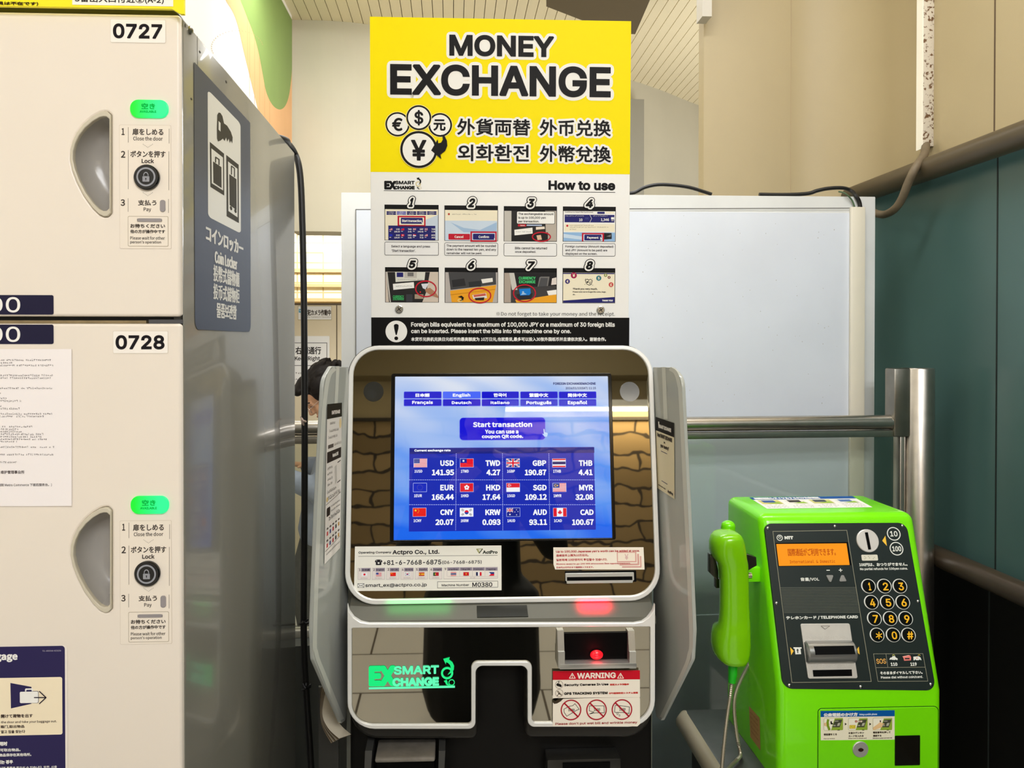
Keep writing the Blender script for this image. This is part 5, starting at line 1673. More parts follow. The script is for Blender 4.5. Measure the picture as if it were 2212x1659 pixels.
# ------------------------------------------------------------------ money exchange board
tl = rad(1.6)
pb_ = at(1081, 746, Y=1.262)
SB = Pl(pb_, (0, -math.cos(tl), -math.sin(tl)))
sg = thing('money_exchange_board', 'tall yellow and white money exchange board standing on the machine', 'sign board', (pb_.x, 1.262, pb_.z))
Z1, Z2, Z3 = (790, 30, 3.749), (790, 370, 4.2533), (1080, 370, 4.2533)
f = Ink(SB).bx(800.5, 45, 1360.5, 748)
a, b = f(0, 1), f(1, 0)
G().plate(SB, [rr_loop(a.x, a.y - 0.001, b.x, b.y, 0.0015, 3)], -0.005, 0.0, mat('white_acrylic_board', (247, 247, 245), 0.35), 0.0006).build('board', sg)
G().box(SB.o.x + a.x + 0.08, SB.o.x + b.x - 0.08, 1.268, 1.30, pb_.z - 0.002, pb_.z + 0.12, M_shell, 0.003).build('rear_bracket', sg)
t = Ink(SB, (0, 0, 1), 0.0002)
MY = mat('sign_yellow', (255, 234, 0), 0.45, spec=0.08)
t.rect(799.7, 41, 1362, 374, MY, 0); t.rect(802, 686, 1359.3, 749, BLACK, 0)
t.zoom(*Z1)
BK = ink(12, 9, 9)
for s_, bx_, bb, rr_ in (('MONEY', (677, 174, 1524, 348), 10, 24), ('EXCHANGE', (198, 417, 1984, 669), 13, 27)):
    t.halo(s_, bx_, WHITE, 2, 'i', bb, rr_); t.text(s_, bx_, BK, 5, 'i', bb, sq=True)
for s_, bx_ in (('外貨両替', (740, 850, 1334, 985)), ('外币兑换', (1408, 858, 1985, 991)), ('외화환전', (746, 1060, 1322, 1196)), ('外幣兌換', (1408, 1070, 1985, 1203))):
    t.halo(s_, bx_, WHITE, 2, 'c', 3.2, 17, n=12); t.text(s_, bx_, BK, 4, 'c', 3.2)
for cx, cy, ro, ri, s_, bx_, k in ((258, 895, 98, 85, '€', (213, 843, 298, 950), 3), (603, 900, 96, 82, '元', (548, 855, 647, 948), 3), (430, 842, 101, 87, '$', (393, 780, 467, 905), 6), (430, 1100, 150, 131, '¥', (367, 1022, 492, 1190), 9)):
    t.ell(cx, cy, ro + 5, ro + 5, ink(255, 238, 150), k, 40); t.ell(cx, cy, ro, ro, BK, k + 1, 40); t.ell(cx, cy, ri, ri, WHITE, k + 2, 40)
    t.text(s_, bx_, BK, k + 3, 'i' if s_ != '元' else 'c', 6 if s_ == '¥' else 4)
t.poly([(612, 978), (640, 992), (658, 1030), (661, 1070), (645, 1110), (605, 1142), (613, 1177), (530, 1108), (583, 1017), (588, 1050), (610, 1045), (625, 1020), (622, 995)], BK, 14)
for e_ in ((942, 258, 52, 62), (730, 542, 66, 78), (1668, 552, 66, 76), (386, 530, 22, 60)): t.ell(*e_, WHITE, 3)
# lower half
t.zoom(*Z2)
q = lambda x, y: (170 + (x - 445) * 0.566, 88 + (y - 937) * 0.55)
logo(t, q, 1, BLACK, BLACK, ink(222, 206, 150))
t.zoom(0, 0, 1); t.line([(829.5, 411.8), (1328.7, 415.6)], 1.1, BLACK, 1)
t.zoom(*Z3); t.text('How to use', (445, 87, 1058, 174), BLACK, 2, 'i', 6, sq=True)
NV, RE, CRM = ink(34, 34, 110), ink(196, 24, 48), ink(246, 238, 212)
DG, MG, LG = ink(44, 42, 42), ink(120, 118, 116), ink(200, 196, 188)


def pic(z, x0, y0, x1, y1, bgc):
    t.zoom(*z)
    t.rect(x0, y0, x1, y1, BLACK, 1); t.rect(x0 + 5, y0 + 42, x1 - 5, y1 - 3, bgc, 2)


def num(z, s_, x0, y0, x1, y1):
    t.zoom(*z)
    t.halo(s_, (x0, y0, x1, y1), BLACK, 14, 'i', 6, 21, 0.22); t.halo(s_, (x0, y0, x1, y1), WHITE, 16, 'i', 6, 14, 0.22); t.text(s_, (x0, y0, x1, y1), BLACK, 18, 'i', 6, 0.22)


def cap(z, bx_, lines):
    t.zoom(*z); t.frame(*bx_, 14, 4, BLACK, ink(243, 243, 243), 1)
    for s_, l in lines: t.text(s_, l, ink(66, 62, 66), 4, 'i', 0.8)


def redring(cx, cy, rx, ry): t.ring(cx, cy, rx, ry, 11, RE, 9, 36)


pic(Z2, 173, 308, 670, 635, CRM)
for c in range(5):
    for r in range(2): t.rect(192 + c * 93, 368 + r * 17, 278 + c * 93, 383 + r * 17, NV if c != 1 else ink(110, 112, 190), 3); t.scrib(212 + c * 93, 376 + r * 17, 258 + c * 93, 9, WHITE, 4, c + r)
t.poly([(420, 500), (665, 400), (665, 632), (520, 632)], ink(206, 218, 232), 3)
t.rect(293, 410, 550, 508, RE, 4); t.rect(308, 424, 536, 494, CRM, 5); t.rrect(323, 428, 524, 483, 8, NV, 6)
t.text('Start transaction', (332, 443, 515, 468), WHITE, 7, 'c', 1.2); t.poly([(510, 466), (526, 474), (518, 482)], WHITE, 8)
t.rect(208, 500, 640, 632, NV, 4)
for n, (a_, b_) in enumerate((('USD', '108.35'), ('TWD', '3.41'), ('GBP', '140.42'), ('THB', '3.38'), ('EUR', '124.87'), ('HKD', '12.51'), ('SGD', '77.29'), ('MYR', '24.61'))):
    r, c = divmod(n, 4); x, y = 218 + c * 108, 524 + r * 55
    flag(t, ('us', 'tw', 'gb', 'th', 'eu', 'hk', 'sg', 'my')[n], x, y, x + 28, y + 18, 0.0, 5, False)
    t.text(a_, (x + 62, y + 2, x + 96, y + 16), WHITE, 6, 'c', 0.5); t.text(b_, (x + (44 if len(b_) > 5 else 62), y + 24, x + 96, y + 38), WHITE, 6, 'c', 0.5); t.rect(x, y + 26, x + 16, y + 30, WHITE, 6)
cap(Z2, (173, 649, 671, 773), (('Select a language and press', (235, 680, 592, 706)), ("'Start transaction'.", (238, 718, 460, 742))))
pic(Z2, 723, 315, 1215, 640, CRM)
t.rect(728, 455, 1206, 637, ink(206, 222, 240), 3); t.poly([(780, 470), (900, 520), (1050, 540), (1200, 470), (1206, 470), (1206, 560), (900, 560)], ink(166, 196, 228), 4)
t.ell(764, 394, 10, 10, ink(190, 70, 50), 3, 12); t.scrib(785, 395, 1032, 11, ink(70, 60, 54), 3, 2, False)
t.rrect(760, 575, 958, 629, 8, RE, 5); t.text('Cancel', (816, 590, 898, 614), WHITE, 6, 'c', 1)
t.rect(962, 553, 1203, 648, RE, 6); t.rect(976, 567, 1190, 634, ink(200, 214, 236), 7); t.rrect(985, 575, 1184, 629, 8, NV, 8); t.text('Confirm', (1036, 590, 1133, 615), WHITE, 9, 'c', 1)
t.poly([(1178, 612), (1190, 622), (1180, 628)], WHITE, 9)
cap(Z2, (723, 657, 1215, 776), (('The payment amount will be rounded', (742, 674, 1196, 701)), ('down to the nearest ten yen, and any', (742, 708, 1198, 735)), ('remainder will not be paid.', (742, 743, 1068, 767))))
pic(Z3, 35, 322, 523, 645, DG)
t.rect(40, 364, 105, 642, LG, 3); t.poly([(415, 364), (518, 364), (518, 642), (440, 642), (420, 560)], ink(190, 180, 168), 3)
t.frame(152, 368, 505, 486, 14, 4, BLACK, WHITE, 5)
for s_, l in (('The exchangeable amount', (168, 383, 492, 408)), ('is up to 100,000 yen', (168, 416, 420, 442)), ('per transaction.', (168, 450, 360, 476))): t.text(s_, l, ink(50, 48, 50), 7, 'i', 0.8)
t.rrect(165, 487, 240, 508, 5, RE, 4); t.rect(245, 490, 385, 502, ink(180, 196, 226), 4); t.text('Cancel', (185, 491, 226, 503), WHITE, 5, 'c', 0.4)
t.poly([(132, 538), (298, 518), (300, 572), (134, 590)], WHITE, 4); t.scrib(145, 556, 290, 10, MG, 5, 6); t.poly([(330, 512), (410, 508), (412, 530), (330, 538)], ink(240, 226, 210), 4)
t.poly([(105, 590), (300, 580), (440, 560), (440, 642), (105, 642)], ink(30, 28, 28), 4); t.poly([(335, 590), (375, 585), (385, 628), (345, 632)], ink(226, 190, 160), 5)
redring(380, 603, 88, 47)
cap(Z3, (35, 660, 522, 781), (('Bills cannot be returned', (138, 695, 432, 718)), ('once deposited.', (138, 730, 330, 754))))
pic(Z3, 577, 325, 1063, 647, WHITE)
t.text('Continue to insert the banknotes.', (595, 368, 858, 382), ink(80, 70, 70), 3, 'c', 0.3); t.rrect(893, 372, 962, 392, 6, NV, 3); t.rect(970, 372, 1048, 388, CRM, 3)
t.rect(594, 400, 1051, 470, NV, 4); t.text('10', (726, 434, 757, 460), WHITE, 5, 'c', 1); t.text('1,346', (926, 433, 1001, 463), WHITE, 5, 'c', 1)
t.scrib(602, 411, 772, 9, WHITE, 5, 3, False); t.scrib(855, 411, 990, 9, WHITE, 5, 4, False); t.line([(825, 402), (842, 435), (825, 468)], 3, WHITE, 5); t.rect(782, 425, 812, 442, ink(50, 60, 130), 5); t.rect(1020, 422, 1048, 444, WHITE, 5); t.rect(1022, 450, 1044, 458, LG, 5)
t.rect(592, 486, 1052, 553, CRM, 3); t.ell(618, 501, 10, 10, RE, 4, 12)
for yy, xx in ((498, 860), (514, 995), (533, 712)): t.scrib(638, yy, xx, 10, ink(90, 80, 70), 4, yy, False)
t.rect(583, 562, 1056, 643, ink(150, 190, 232), 3); t.poly([(583, 575), (760, 600), (760, 630), (583, 610)], ink(206, 226, 246), 4)
t.poly([(940, 566), (1025, 568), (1026, 622), (950, 628)], ink(30, 30, 34), 5); t.poly([(975, 600), (1020, 580), (1015, 605)], MG, 6)
t.rect(752, 567, 955, 644, RE, 6); t.rect(766, 580, 940, 644, ink(220, 226, 240), 7); t.rrect(774, 583, 932, 636, 8, NV, 8); t.text('Payment', (799, 600, 904, 626), WHITE, 9, 'c', 1); t.poly([(920, 600), (934, 622), (920, 632)], WHITE, 9)
cap(Z3, (574, 662, 1061, 781), (('Foreign currency (Amount deposited)', (600, 681, 1042, 706)), ('and JPY (Amount to be paid) are', (600, 715, 985, 740)), ('displayed on the screen.', (600, 748, 893, 772))))
pic(Z2, 178, 882, 672, 1205, ink(214, 200, 186))
t.poly([(185, 926), (590, 926), (560, 1100), (520, 1202), (215, 1202)], ink(40, 38, 38), 3); t.poly([(183, 926), (200, 926), (232, 1202), (222, 1202)], LG, 4)
t.poly([(270, 925), (548, 925), (540, 1000), (275, 1018)], ink(224, 224, 214), 4); t.rect(285, 930, 345, 972, NV, 5); t.rect(355, 925, 470, 980, LG, 5); t.rect(385, 930, 440, 965, MG, 6); t.scrib(295, 995, 520, 9, MG, 5, 2, False)
t.poly([(250, 1035), (442, 1018), (446, 1072), (254, 1090)], WHITE, 4); t.scrib(270, 1055, 430, 10, MG, 5, 3)
t.text('CURRENCY', (250, 1140, 350, 1163), ink(60, 200, 110), 4, 'i', 0.5, 0.1); t.text('EXCHANGE', (252, 1162, 352, 1184), ink(60, 200, 110), 4, 'i', 0.5, 0.1)
t.rect(450, 1130, 530, 1172, ink(170, 150, 130), 4); t.rect(372, 1130, 430, 1200, ink(60, 60, 66), 4)
t.poly([(545, 1085), (590, 1070), (640, 1110), (666, 1150), (666, 1165), (600, 1140), (550, 1105)], ink(176, 128, 100), 6); t.poly([(510, 1035), (580, 1030), (550, 1085), (525, 1075)], ink(224, 226, 236), 7); t.ell(502, 1110, 7, 7, ink(220, 40, 50), 6, 8)
redring(553, 1080, 99, 77)
pic(Z2, 726, 886, 1215, 1208, ink(186, 180, 176))
t.poly([(760, 928), (1195, 928), (1198, 1040), (780, 1090)], ink(70, 70, 72), 3); t.poly([(790, 1000), (905, 985), (920, 1050), (800, 1065)], ink(44, 44, 46), 4); t.poly([(945, 1018), (1060, 1005), (1060, 1060), (950, 1062)], ink(44, 48, 50), 4)
t.poly([(1060, 992), (1165, 980), (1168, 1015), (1072, 1030)], ink(240, 238, 232), 5)
t.poly([(775, 1098), (1200, 1045), (1165, 1203), (790, 1203)], ink(240, 166, 36), 4); t.line([(778, 1135), (1190, 1085)], 4, ink(190, 120, 20), 5)
t.poly([(845, 1155), (880, 1142), (902, 1160), (895, 1185), (868, 1195), (882, 1165)], BLACK, 6); t.ring(866, 1186, 22, 14, 6, ink(250, 226, 150), 6, 16)
t.poly([(978, 1138), (1105, 1118), (1115, 1165), (990, 1175)], ink(232, 228, 222), 6); t.poly([(990, 1138), (1100, 1122), (1105, 1142), (995, 1156)], ink(206, 90, 80), 7); t.poly([(1000, 1165), (1090, 1158), (1085, 1185), (1010, 1185)], ink(40, 36, 34), 7)
redring(1048, 1142, 106, 72)
pic(Z3, 35, 890, 522, 1210, ink(66, 64, 64))
t.rect(40, 934, 100, 1205, ink(178, 164, 152), 3); t.poly([(85, 934), (130, 934), (160, 1090), (110, 1090)], ink(206, 204, 198), 4); t.poly([(130, 934), (518, 934), (518, 1050), (155, 1070)], ink(34, 32, 34), 3)
t.text('CURRENCY', (172, 968, 327, 996), ink(80, 220, 130), 5, 'i', 1); t.text('EXCHANGE', (175, 1001, 325, 1030), ink(80, 220, 130), 5, 'i', 1)
t.poly([(345, 1060), (362, 975), (375, 968), (455, 968), (440, 1055)], MG, 5); t.poly([(352, 1060), (375, 980), (440, 980), (430, 1055)], ink(80, 80, 82), 6); t.poly([(478, 985), (518, 975), (518, 1040), (470, 1045)], ink(230, 220, 214), 5)
t.poly([(140, 1180), (300, 1165), (518, 1130), (518, 1206), (150, 1206)], ink(242, 170, 40), 5); t.poly([(430, 1100), (518, 1088), (518, 1132), (445, 1140)], WHITE, 6)
t.poly([(150, 1130), (300, 1120), (290, 1175), (170, 1185)], ink(40, 42, 46), 6); t.poly([(175, 1082), (278, 1076), (282, 1120), (270, 1138), (185, 1142)], ink(20, 130, 220), 7); t.ell(212, 1112, 10, 10, ink(170, 210, 240), 8, 10); t.poly([(190, 1135), (212, 1112), (245, 1130)], ink(170, 210, 240), 8)
redring(225, 1120, 106, 82)
pic(Z3, 575, 890, 1058, 1212, CRM)
t.poly([(580, 1188), (1052, 1155), (1052, 1208), (580, 1208)], NV, 3); t.rect(580, 934, 1052, 944, NV, 3)
for cx, cy, r, c, s_ in ((678, 957, 28, (166, 28, 80), '¥'), (620, 1012, 22, (56, 44, 120), '€'), (907, 982, 24, (62, 128, 140), '$'), (970, 955, 16, (150, 160, 90), '元'), (1002, 975, 13, (110, 20, 30), '€'), (1020, 1042, 22, (206, 84, 80), '£')):
    t.ell(cx, cy, r, r, ink(*c), 4, 20); t.text(s_, (cx - r * .4, cy - r * .55, cx + r * .4, cy + r * .55), CRM, 5, 'c', 1)
t.line([(782, 998), (806, 992), (815, 1000), (830, 992), (848, 1005), (838, 1040), (818, 1046), (795, 1034)], 5, BLACK, 4, True); t.ell(803, 1018, 8, 8, BLACK, 5, 10); t.line([(812, 1005), (826, 1036)], 4, BLACK, 5); t.line([(836, 1010), (826, 1036)], 4, BLACK, 5)
for a_, b_ in ((786, 988), (846, 990), (852, 1046), (780, 1040)): t.ell(a_, b_, 3, 3, BLACK, 4, 6)
t.text('Thank you very much.', (668, 1071, 895, 1093), BLACK, 4, 'c', 1); t.text('Please note not to forget the coins, bags,', (668, 1101, 974, 1118), BLACK, 4, 'c', 0.6); t.text('etc.', (668, 1126, 692, 1138), BLACK, 4, 'c', 0.6)
t.text('THANK YOU!', (938, 1180, 1036, 1196), WHITE, 4, 'i', 1.2)
num(Z2, '1', 404, 246, 440, 330); num(Z2, '2', 948, 250, 1002, 334); num(Z3, '3', 254, 254, 312, 336); num(Z3, '4', 790, 260, 856, 338)
num(Z2, '5', 400, 820, 458, 892); num(Z2, '6', 942, 824, 1000, 902); num(Z3, '7', 250, 828, 312, 904); num(Z3, '8', 792, 826, 850, 904)
t.zoom(0, 0, 1)
t.text('※Do not forget to take your money and the receipt.', (1072, 673.6, 1328, 684.3), ink(50, 48, 48), 2, 'c')
t.ell(856.2, 716, 23.4, 23.4, WHITE, 2, 36)
t.poly([(850.8, 703), (852.5, 700.6), (856, 699.6), (859.5, 700.6), (861.3, 703), (860.6, 710), (857.6, 722), (857, 723.6), (855, 723.6), (854.4, 722), (851.6, 710)], BLACK, 3); t.ell(856, 730.8, 4.2, 4, BLACK, 3, 16)
t.text('Foreign bills equivalent to a maximum of 100,000 JPY or a maximum of 30 foreign bills', (888, 696, 1328, 708.2), WHITE, 2, 'i', 0.42)
t.text('can be inserted. Please insert the bills into the machine one by one.', (888, 710.6, 1233.4, 722), WHITE, 2, 'i', 0.42)
t.text('本货币兑换机兑换日元纸币的最高额度为 10万日元,也就是说,最多可以投入30张外国纸币并且请依次投入。谢谢合作。', (888, 728.4, 1309, 738), WHITE, 2, 'c', 0.3)
t.build('sign_lettering', sg)
for x, y in ((862.5, 668), (1297, 669.5)):
    c = SB.uv(x, y)
    sw = G().disc(SB, c, 0.0068, 0, 0.0045, mat('zinc_screw', (196, 198, 196), 0.25, 1.0), 24, 0, 0.0012)
    I = Ink(SB, (0, 0, 1), 0.0047)
    I.line([(x - 4, y + 3), (x + 4, y - 3)], 1.4, M_blk, 0); I.line([(x - 2.5, y - 4), (x + 3, y + 4)], 1.4, M_blk, 0)
    sw.v += []; b0 = len(sw.v)
    sw.add(I.v, I.f, M_blk)
    sw.build('screw', sg)

# ------------------------------------------------------------------ green public telephone
PY0, PY1 = 1.22, 1.30
M_green = mat('bright_green_enamel', (124, 236, 8), 0.22, coat=0.3)
M_dkpan = mat('blackish_green_panel', (16, 30, 28), 0.4)
M_alu = mat('silver_aluminium', (210, 208, 202), 0.35, 0.6)
xl, xr = at(1683, 1500, Y=PY0).x, at(2038, 1500, Y=PY0).x
zf, zt_, ZB = at(1850, 1497, Y=PY0).z, at(1800, 1110, Y=PY1).z, 0.70
yb = at(1750, 1069, Z=zt_).y
ph = thing('public_telephone', 'bright green public telephone with black keypad panel standing on the steel shelf', 'telephone', ((xl + xr) / 2, 1.34, ZB))
bm = bmesh.new()
prof = [(PY0, ZB), (PY0, zf), (PY1, zt_), (yb, zt_), (yb, ZB)]
L = [bm.verts.new((xl, y, z)) for y, z in prof]; R_ = [bm.verts.new((xr, y, z)) for y, z in prof]
bm.faces.new(L[::-1]); bm.faces.new(R_)
for i in range(5): bm.faces.new([L[i], L[(i + 1) % 5], R_[(i + 1) % 5], R_[i]])
bmesh.ops.recalc_face_normals(bm, faces=bm.faces)
ed = [e for e in bm.edges if max(v.co.z for v in e.verts) > ZB + 0.01 and not (abs(e.verts[0].co.z - zf) < 1e-4 and abs(e.verts[1].co.z - zf) < 1e-4)]
bmesh.ops.bevel(bm, geom=ed, offset=0.015, segments=5, profile=0.5, affect='EDGES')
G().bm(bm, M_green, True).build('casing', ph, sharp=30)

sv = V((0, PY1 - PY0, zt_ - zf)).normalized()
SP = Pl((xl, PY0, zf), (0, -sv.z, sv.y))
Zk = (1640, 1120, 4.365)
k = Ink(SP, Zk)
PAN = [(45, 48), (1385, 40), (1665, 1622), (225, 1605)]
cs = [V(k.pt(*p)) for p in PAN]
pl_ = round_path([(cs[0].x, cs[0].y, .012), (cs[1].x, cs[1].y, .016), (cs[2].x, cs[2].y, .016), (cs[3].x, cs[3].y, .016)], 6)
pan_ = G().plate(SP, [pl_], -0.004, 0.0012, M_dkpan, 0.0004).build('keypad_panel', ph, 'blackish green front panel')
k = Ink(SP, Zk, 0.0014)
W_, GD, YE = ink(232, 234, 226), ink(150, 148, 128), ink(250, 190, 40)
k.line([(125, 122), (822, 112), (1052, 1535), (305, 1545)], 5, GD, 1, True)
k.ring(190, 182, 29, 29, 7, W_, 1, 24); k.ring(190, 178, 13, 13, 5, W_, 1, 18, 110, 430); k.ell(190, 168, 5, 5, W_, 1, 8)
k.text('NTT', (235, 166, 317, 197), W_, 1, 'b', 4)
k.text('音量/VOL', (385, 556, 562, 592), W_, 1, 'c', 1)
k.rect(630, 484, 662, 492, W_, 1); k.rect(746, 484, 780, 491, W_, 1); k.rect(759, 471, 767, 503, W_, 1)
for i in range(17):
    q = i / 16; y = 652 + 234 * q
    k.line([(198 + 33 * q, y), (905 + 34 * q, y - 2)], 5, ink(104, 108, 98), 1)
k.text('テレホンカード / TELEPHONE CARD', (250, 916, 928, 951), W_, 1, 'c', 2)
for p in ([(288, 1212), (322, 1248), (298, 1287)], [(905, 1247), (935, 1207), (943, 1282)], [(1155, 210), (1185, 163), (1200, 260)]): k.poly(p, ink(250, 200, 70), 1)
k.poly([(318, 1213), (395, 1213), (397, 1226), (385, 1226), (392, 1278), (338, 1280), (330, 1226), (320, 1226)], W_, 1); k.line([(360, 1265), (358, 1232)], 9, M_dkpan, 2); k.poly([(346, 1244), (358, 1226), (370, 1244)], M_dkpan, 2)
for (cx, cy), s_, b_ in (((1264, 145), '10', (1229, 119, 1299, 170)), ((1290, 285), '100', (1250, 261, 1334, 310))):
    k.ring(cx, cy, 64, 64, 9, W_, 1, 32); k.text(s_, b_, W_, 1, 'i', 2)
k.text('100円は、おつりがでません。', (938, 416, 1393, 450), W_, 1, 'c', 1.5)
k.text('No partial refunds for 100yen coins.', (946, 462, 1396, 490), W_, 1, 'i', 1)
k.line([(1073, 1275), (1538, 1273), (1585, 1532), (1115, 1535)], 4, GD, 1, True); k.line([(1096, 1405), (1562, 1401)], 4, GD, 1); k.line([(1190, 1276), (1208, 1403)], 4, GD, 1)
k.text('SOS', (1100, 1321, 1190, 1368), ink(240, 180, 90), 1, 'i', 1)
k.poly([(1222, 1330), (1230, 1312), (1245, 1308), (1255, 1296), (1275, 1296), (1283, 1310), (1300, 1318), (1300, 1334)], W_, 1); k.line([(1250, 1290), (1262, 1283), (1274, 1290)], 4, ink(220, 220, 100), 1)
k.poly([(1345, 1300), (1418, 1288), (1428, 1310), (1426, 1336), (1362, 1340), (1355, 1312)], ink(236, 130, 120), 1); k.line([(1350, 1302), (1405, 1290)], 7, ink(250, 180, 170), 2); k.rect(1368, 1314, 1412, 1326, M_dkpan, 2)
k.poly([(1448, 1302), (1500, 1298), (1516, 1310), (1525, 1334), (1450, 1336)], W_, 1); k.line([(1492, 1290), (1504, 1283), (1514, 1292)], 4, ink(230, 200, 60), 1); k.rect(1474, 1312, 1490, 1318, ink(200, 90, 60), 2)
for xx in (1240, 1282, 1468, 1508): k.ell(xx, 1334, 6, 6, M_dkpan, 2, 10)
k.text('110', (1235, 1357, 1298, 1389), W_, 1, 'i', 2); k.text('119', (1420, 1356, 1480, 1388), W_, 1, 'i', 2)
k.text('そのままダイヤルして下さい。', (1135, 1437, 1535, 1468), W_, 1, 'c', 1.5)
k.text('Please dial without coin/card.', (1142, 1482, 1538, 1508), W_, 1, 'i', 1)
k.build('panel_lettering', pan_)
for cx, cy in ((80, 90), (712, 72), (1348, 68), (162, 797), (1495, 780), (283, 1570), (955, 1585), (1615, 1562)):
    c = Ink(SP, Zk).pt(cx, cy)
    G().disc(SP, c, 0.0026, 0.001, 0.0018, mat('zinc_screw'), 14, 0.0008).build('screw', pan_)
# display
d = Ink(SP, Zk, 0.0016)
d.poly([(150, 232), (832, 222), (866, 440), (176, 452)], M_blk, -2)
d.poly([(157, 241), (818, 234), (848, 438), (182, 447)], mat('lit_orange_display', (255, 152, 6), 0.2, emit=0.78), 1)
og = ink(206, 84, 10, 0.6)
d.text('国際通話がご利用できます。', (265, 282, 715, 352), og, 2, 'c', 1)
d.text('International & Domestic', (283, 391, 710, 420), og, 2, 'm', 0.5)
d.build('message_display', ph, 'lit orange message display')
# keys
for n, ch in enumerate('123456789*0#'):
    r, c = divmod(n, 3)
    cx = (1025, 1052, 1080, 1106)[r] + (0, 149, 297)[c] + (0, 0, -2)[c] + (2 if c == 1 and r == 3 else 0)
    cy = (637, 789, 942, 1097)[r]
    kk_ = Ink(SP, Zk, 0.0016)
    c0 = kk_.pt(cx, cy); rr_ = (kk_.pt(cx + 58, cy) - c0).length
    kk_.ring(cx, cy, 69, 69, 12, W_, 1, 36)
    kk_.disc(SP, c0, rr_, 0.001, 0.0030, mat('gloss_black_key', (8, 8, 8), 0.1), 32, 0.0004)
    kk_.base = 0.0036
    if ch == '*':
        for a_ in (90, 30, 150): kk_.line([(cx + 12 - 30 * math.cos(rad(a_)), cy + 4 - 32 * math.sin(rad(a_))), (cx + 12 + 30 * math.cos(rad(a_)), cy + 4 + 32 * math.sin(rad(a_)))], 9, YE, 1)
    else:
        w_ = 12 if ch == '1' else 25
        kk_.text(ch, (cx + 6 - w_, cy - 34, cx + 6 + w_ + (10 if ch == '#' else 0), cy + 40), YE, 1, 'i', 2.5)
    kk_.build('key', ph)
# volume buttons
for pts in ([(622, 535), (695, 533), (672, 598), (656, 599)], [(745, 596), (819, 593), (790, 533), (768, 535)]):
    b_ = Ink(SP, Zk); lp_ = round_path([tuple(b_.pt(*p)) + (0.002,) for p in pts], 4)
    G().plate(SP, [lp_], 0.001, 0.0034, mat('grey_rubber_button', (140, 140, 136), 0.5), 0.0008).build('volume_button', ph)
# coin slot
c_ = Ink(SP, Zk, 0.0046); c0 = c_.pt(1015, 210)
c_.disc(SP, c0, (c_.pt(1118, 210) - c0).length, 0.001, 0.0042, mat('pale_coin_disc', (222, 218, 212), 0.4, 0.3), 40, 0, 0.001)
c_.poly([(983, 132), (1011, 130), (1042, 291), (1016, 294)], M_blk, 1)
c_.build('coin_slot', ph, 'pale round coin slot')
c_ = Ink(SP, Zk, 0.0018); c_.rrect(960, 341, 1113, 397, 10, mat('braille_label', (226, 222, 204), 0.4), 0)
for xx, yy in ((990, 360), (1000, 372), (1025, 358), (1035, 372), (1070, 378), (1080, 366), (990, 380)): c_.ell(xx, yy, 5, 5, ink(180, 176, 150), 1, 8)
c_.build('braille_label', ph)
# card reader
cr_ = Ink(SP, Zk)
lp_ = round_path([tuple(cr_.pt(*p)) + (0.003,) for p in ((382, 991), (845, 988), (921, 1504), (455, 1508))], 5)
co = G().plate(SP, [lp_], 0.001, 0.0032, mat('pale_card_plate', (216, 212, 204), 0.4, 0.35, noise=0.06, nscale=60), 0.0006).build('card_reader', ph, 'silver card reader plate')
c_ = Ink(SP, Zk, 0.0036)
c_.line([(573, 1012), (655, 1012), (612, 1042)], 4, ink(120, 110, 100), 1, True)
c2_ = Ink(SP, Zk, 0.0036); c2_.poly([(495, 1426), (862, 1420), (866, 1482), (502, 1488)], M_blk, 1); c2_.build('card_return_slot', co)
Rb = random.Random(9)
for row in (1112, 1128, 1375, 1390):
    if row == 1375: c_.build('braille_row', co); c_ = Ink(SP, Zk, 0.0036)
    for i in range(34):
        if Rb.random() < .6: c_.ell(440 + i * 11.4 + (row - 1112) * .12, row + (i % 3) * 4, 2.6, 2.6, ink(188, 182, 172), 1, 6)
c_.build('braille_row', co)
c_ = Ink(SP, Zk)
p0, p1 = c_.pt(424, 1257), c_.pt(884, 1253)
rc = 0.0185
g = G()
ru = Pl(SP.P(p0.x, p0.y), SP.n); ru.u, ru.v = SP.u, SP.v
rings = []
for (t_, q) in ((0, .86), (.03, 1), (.97, 1), (1, .86)):
    uu, vv = p0.x + (p1.x - p0.x) * t_, p0.y + (p1.y - p0.y) * t_
    rings.append([SP.P(uu, vv + rc * q * math.cos(a_), 0.001 + 0.017 * q * math.sin(a_)) for a_ in [rad(-8 + 196 * i / 20) for i in range(21)]])
g.loft(rings, mat('satin_card_barrel', (176, 176, 174), 0.3, 0.85), True, True)
br_ = g.build('card_barrel', co)
f0, f1 = c_.pt(480, 1245), c_.pt(850, 1240)
G().loft([[SP.P(uu, f0.y + dv, hh) for dv, hh in ((0.0085, 0.0168), (-0.0045, 0.0190), (-0.0045, 0.010), (0.0085, 0.010))] for uu in (f0.x, f1.x)], M_blk, True, False).build('card_mouth', br_)

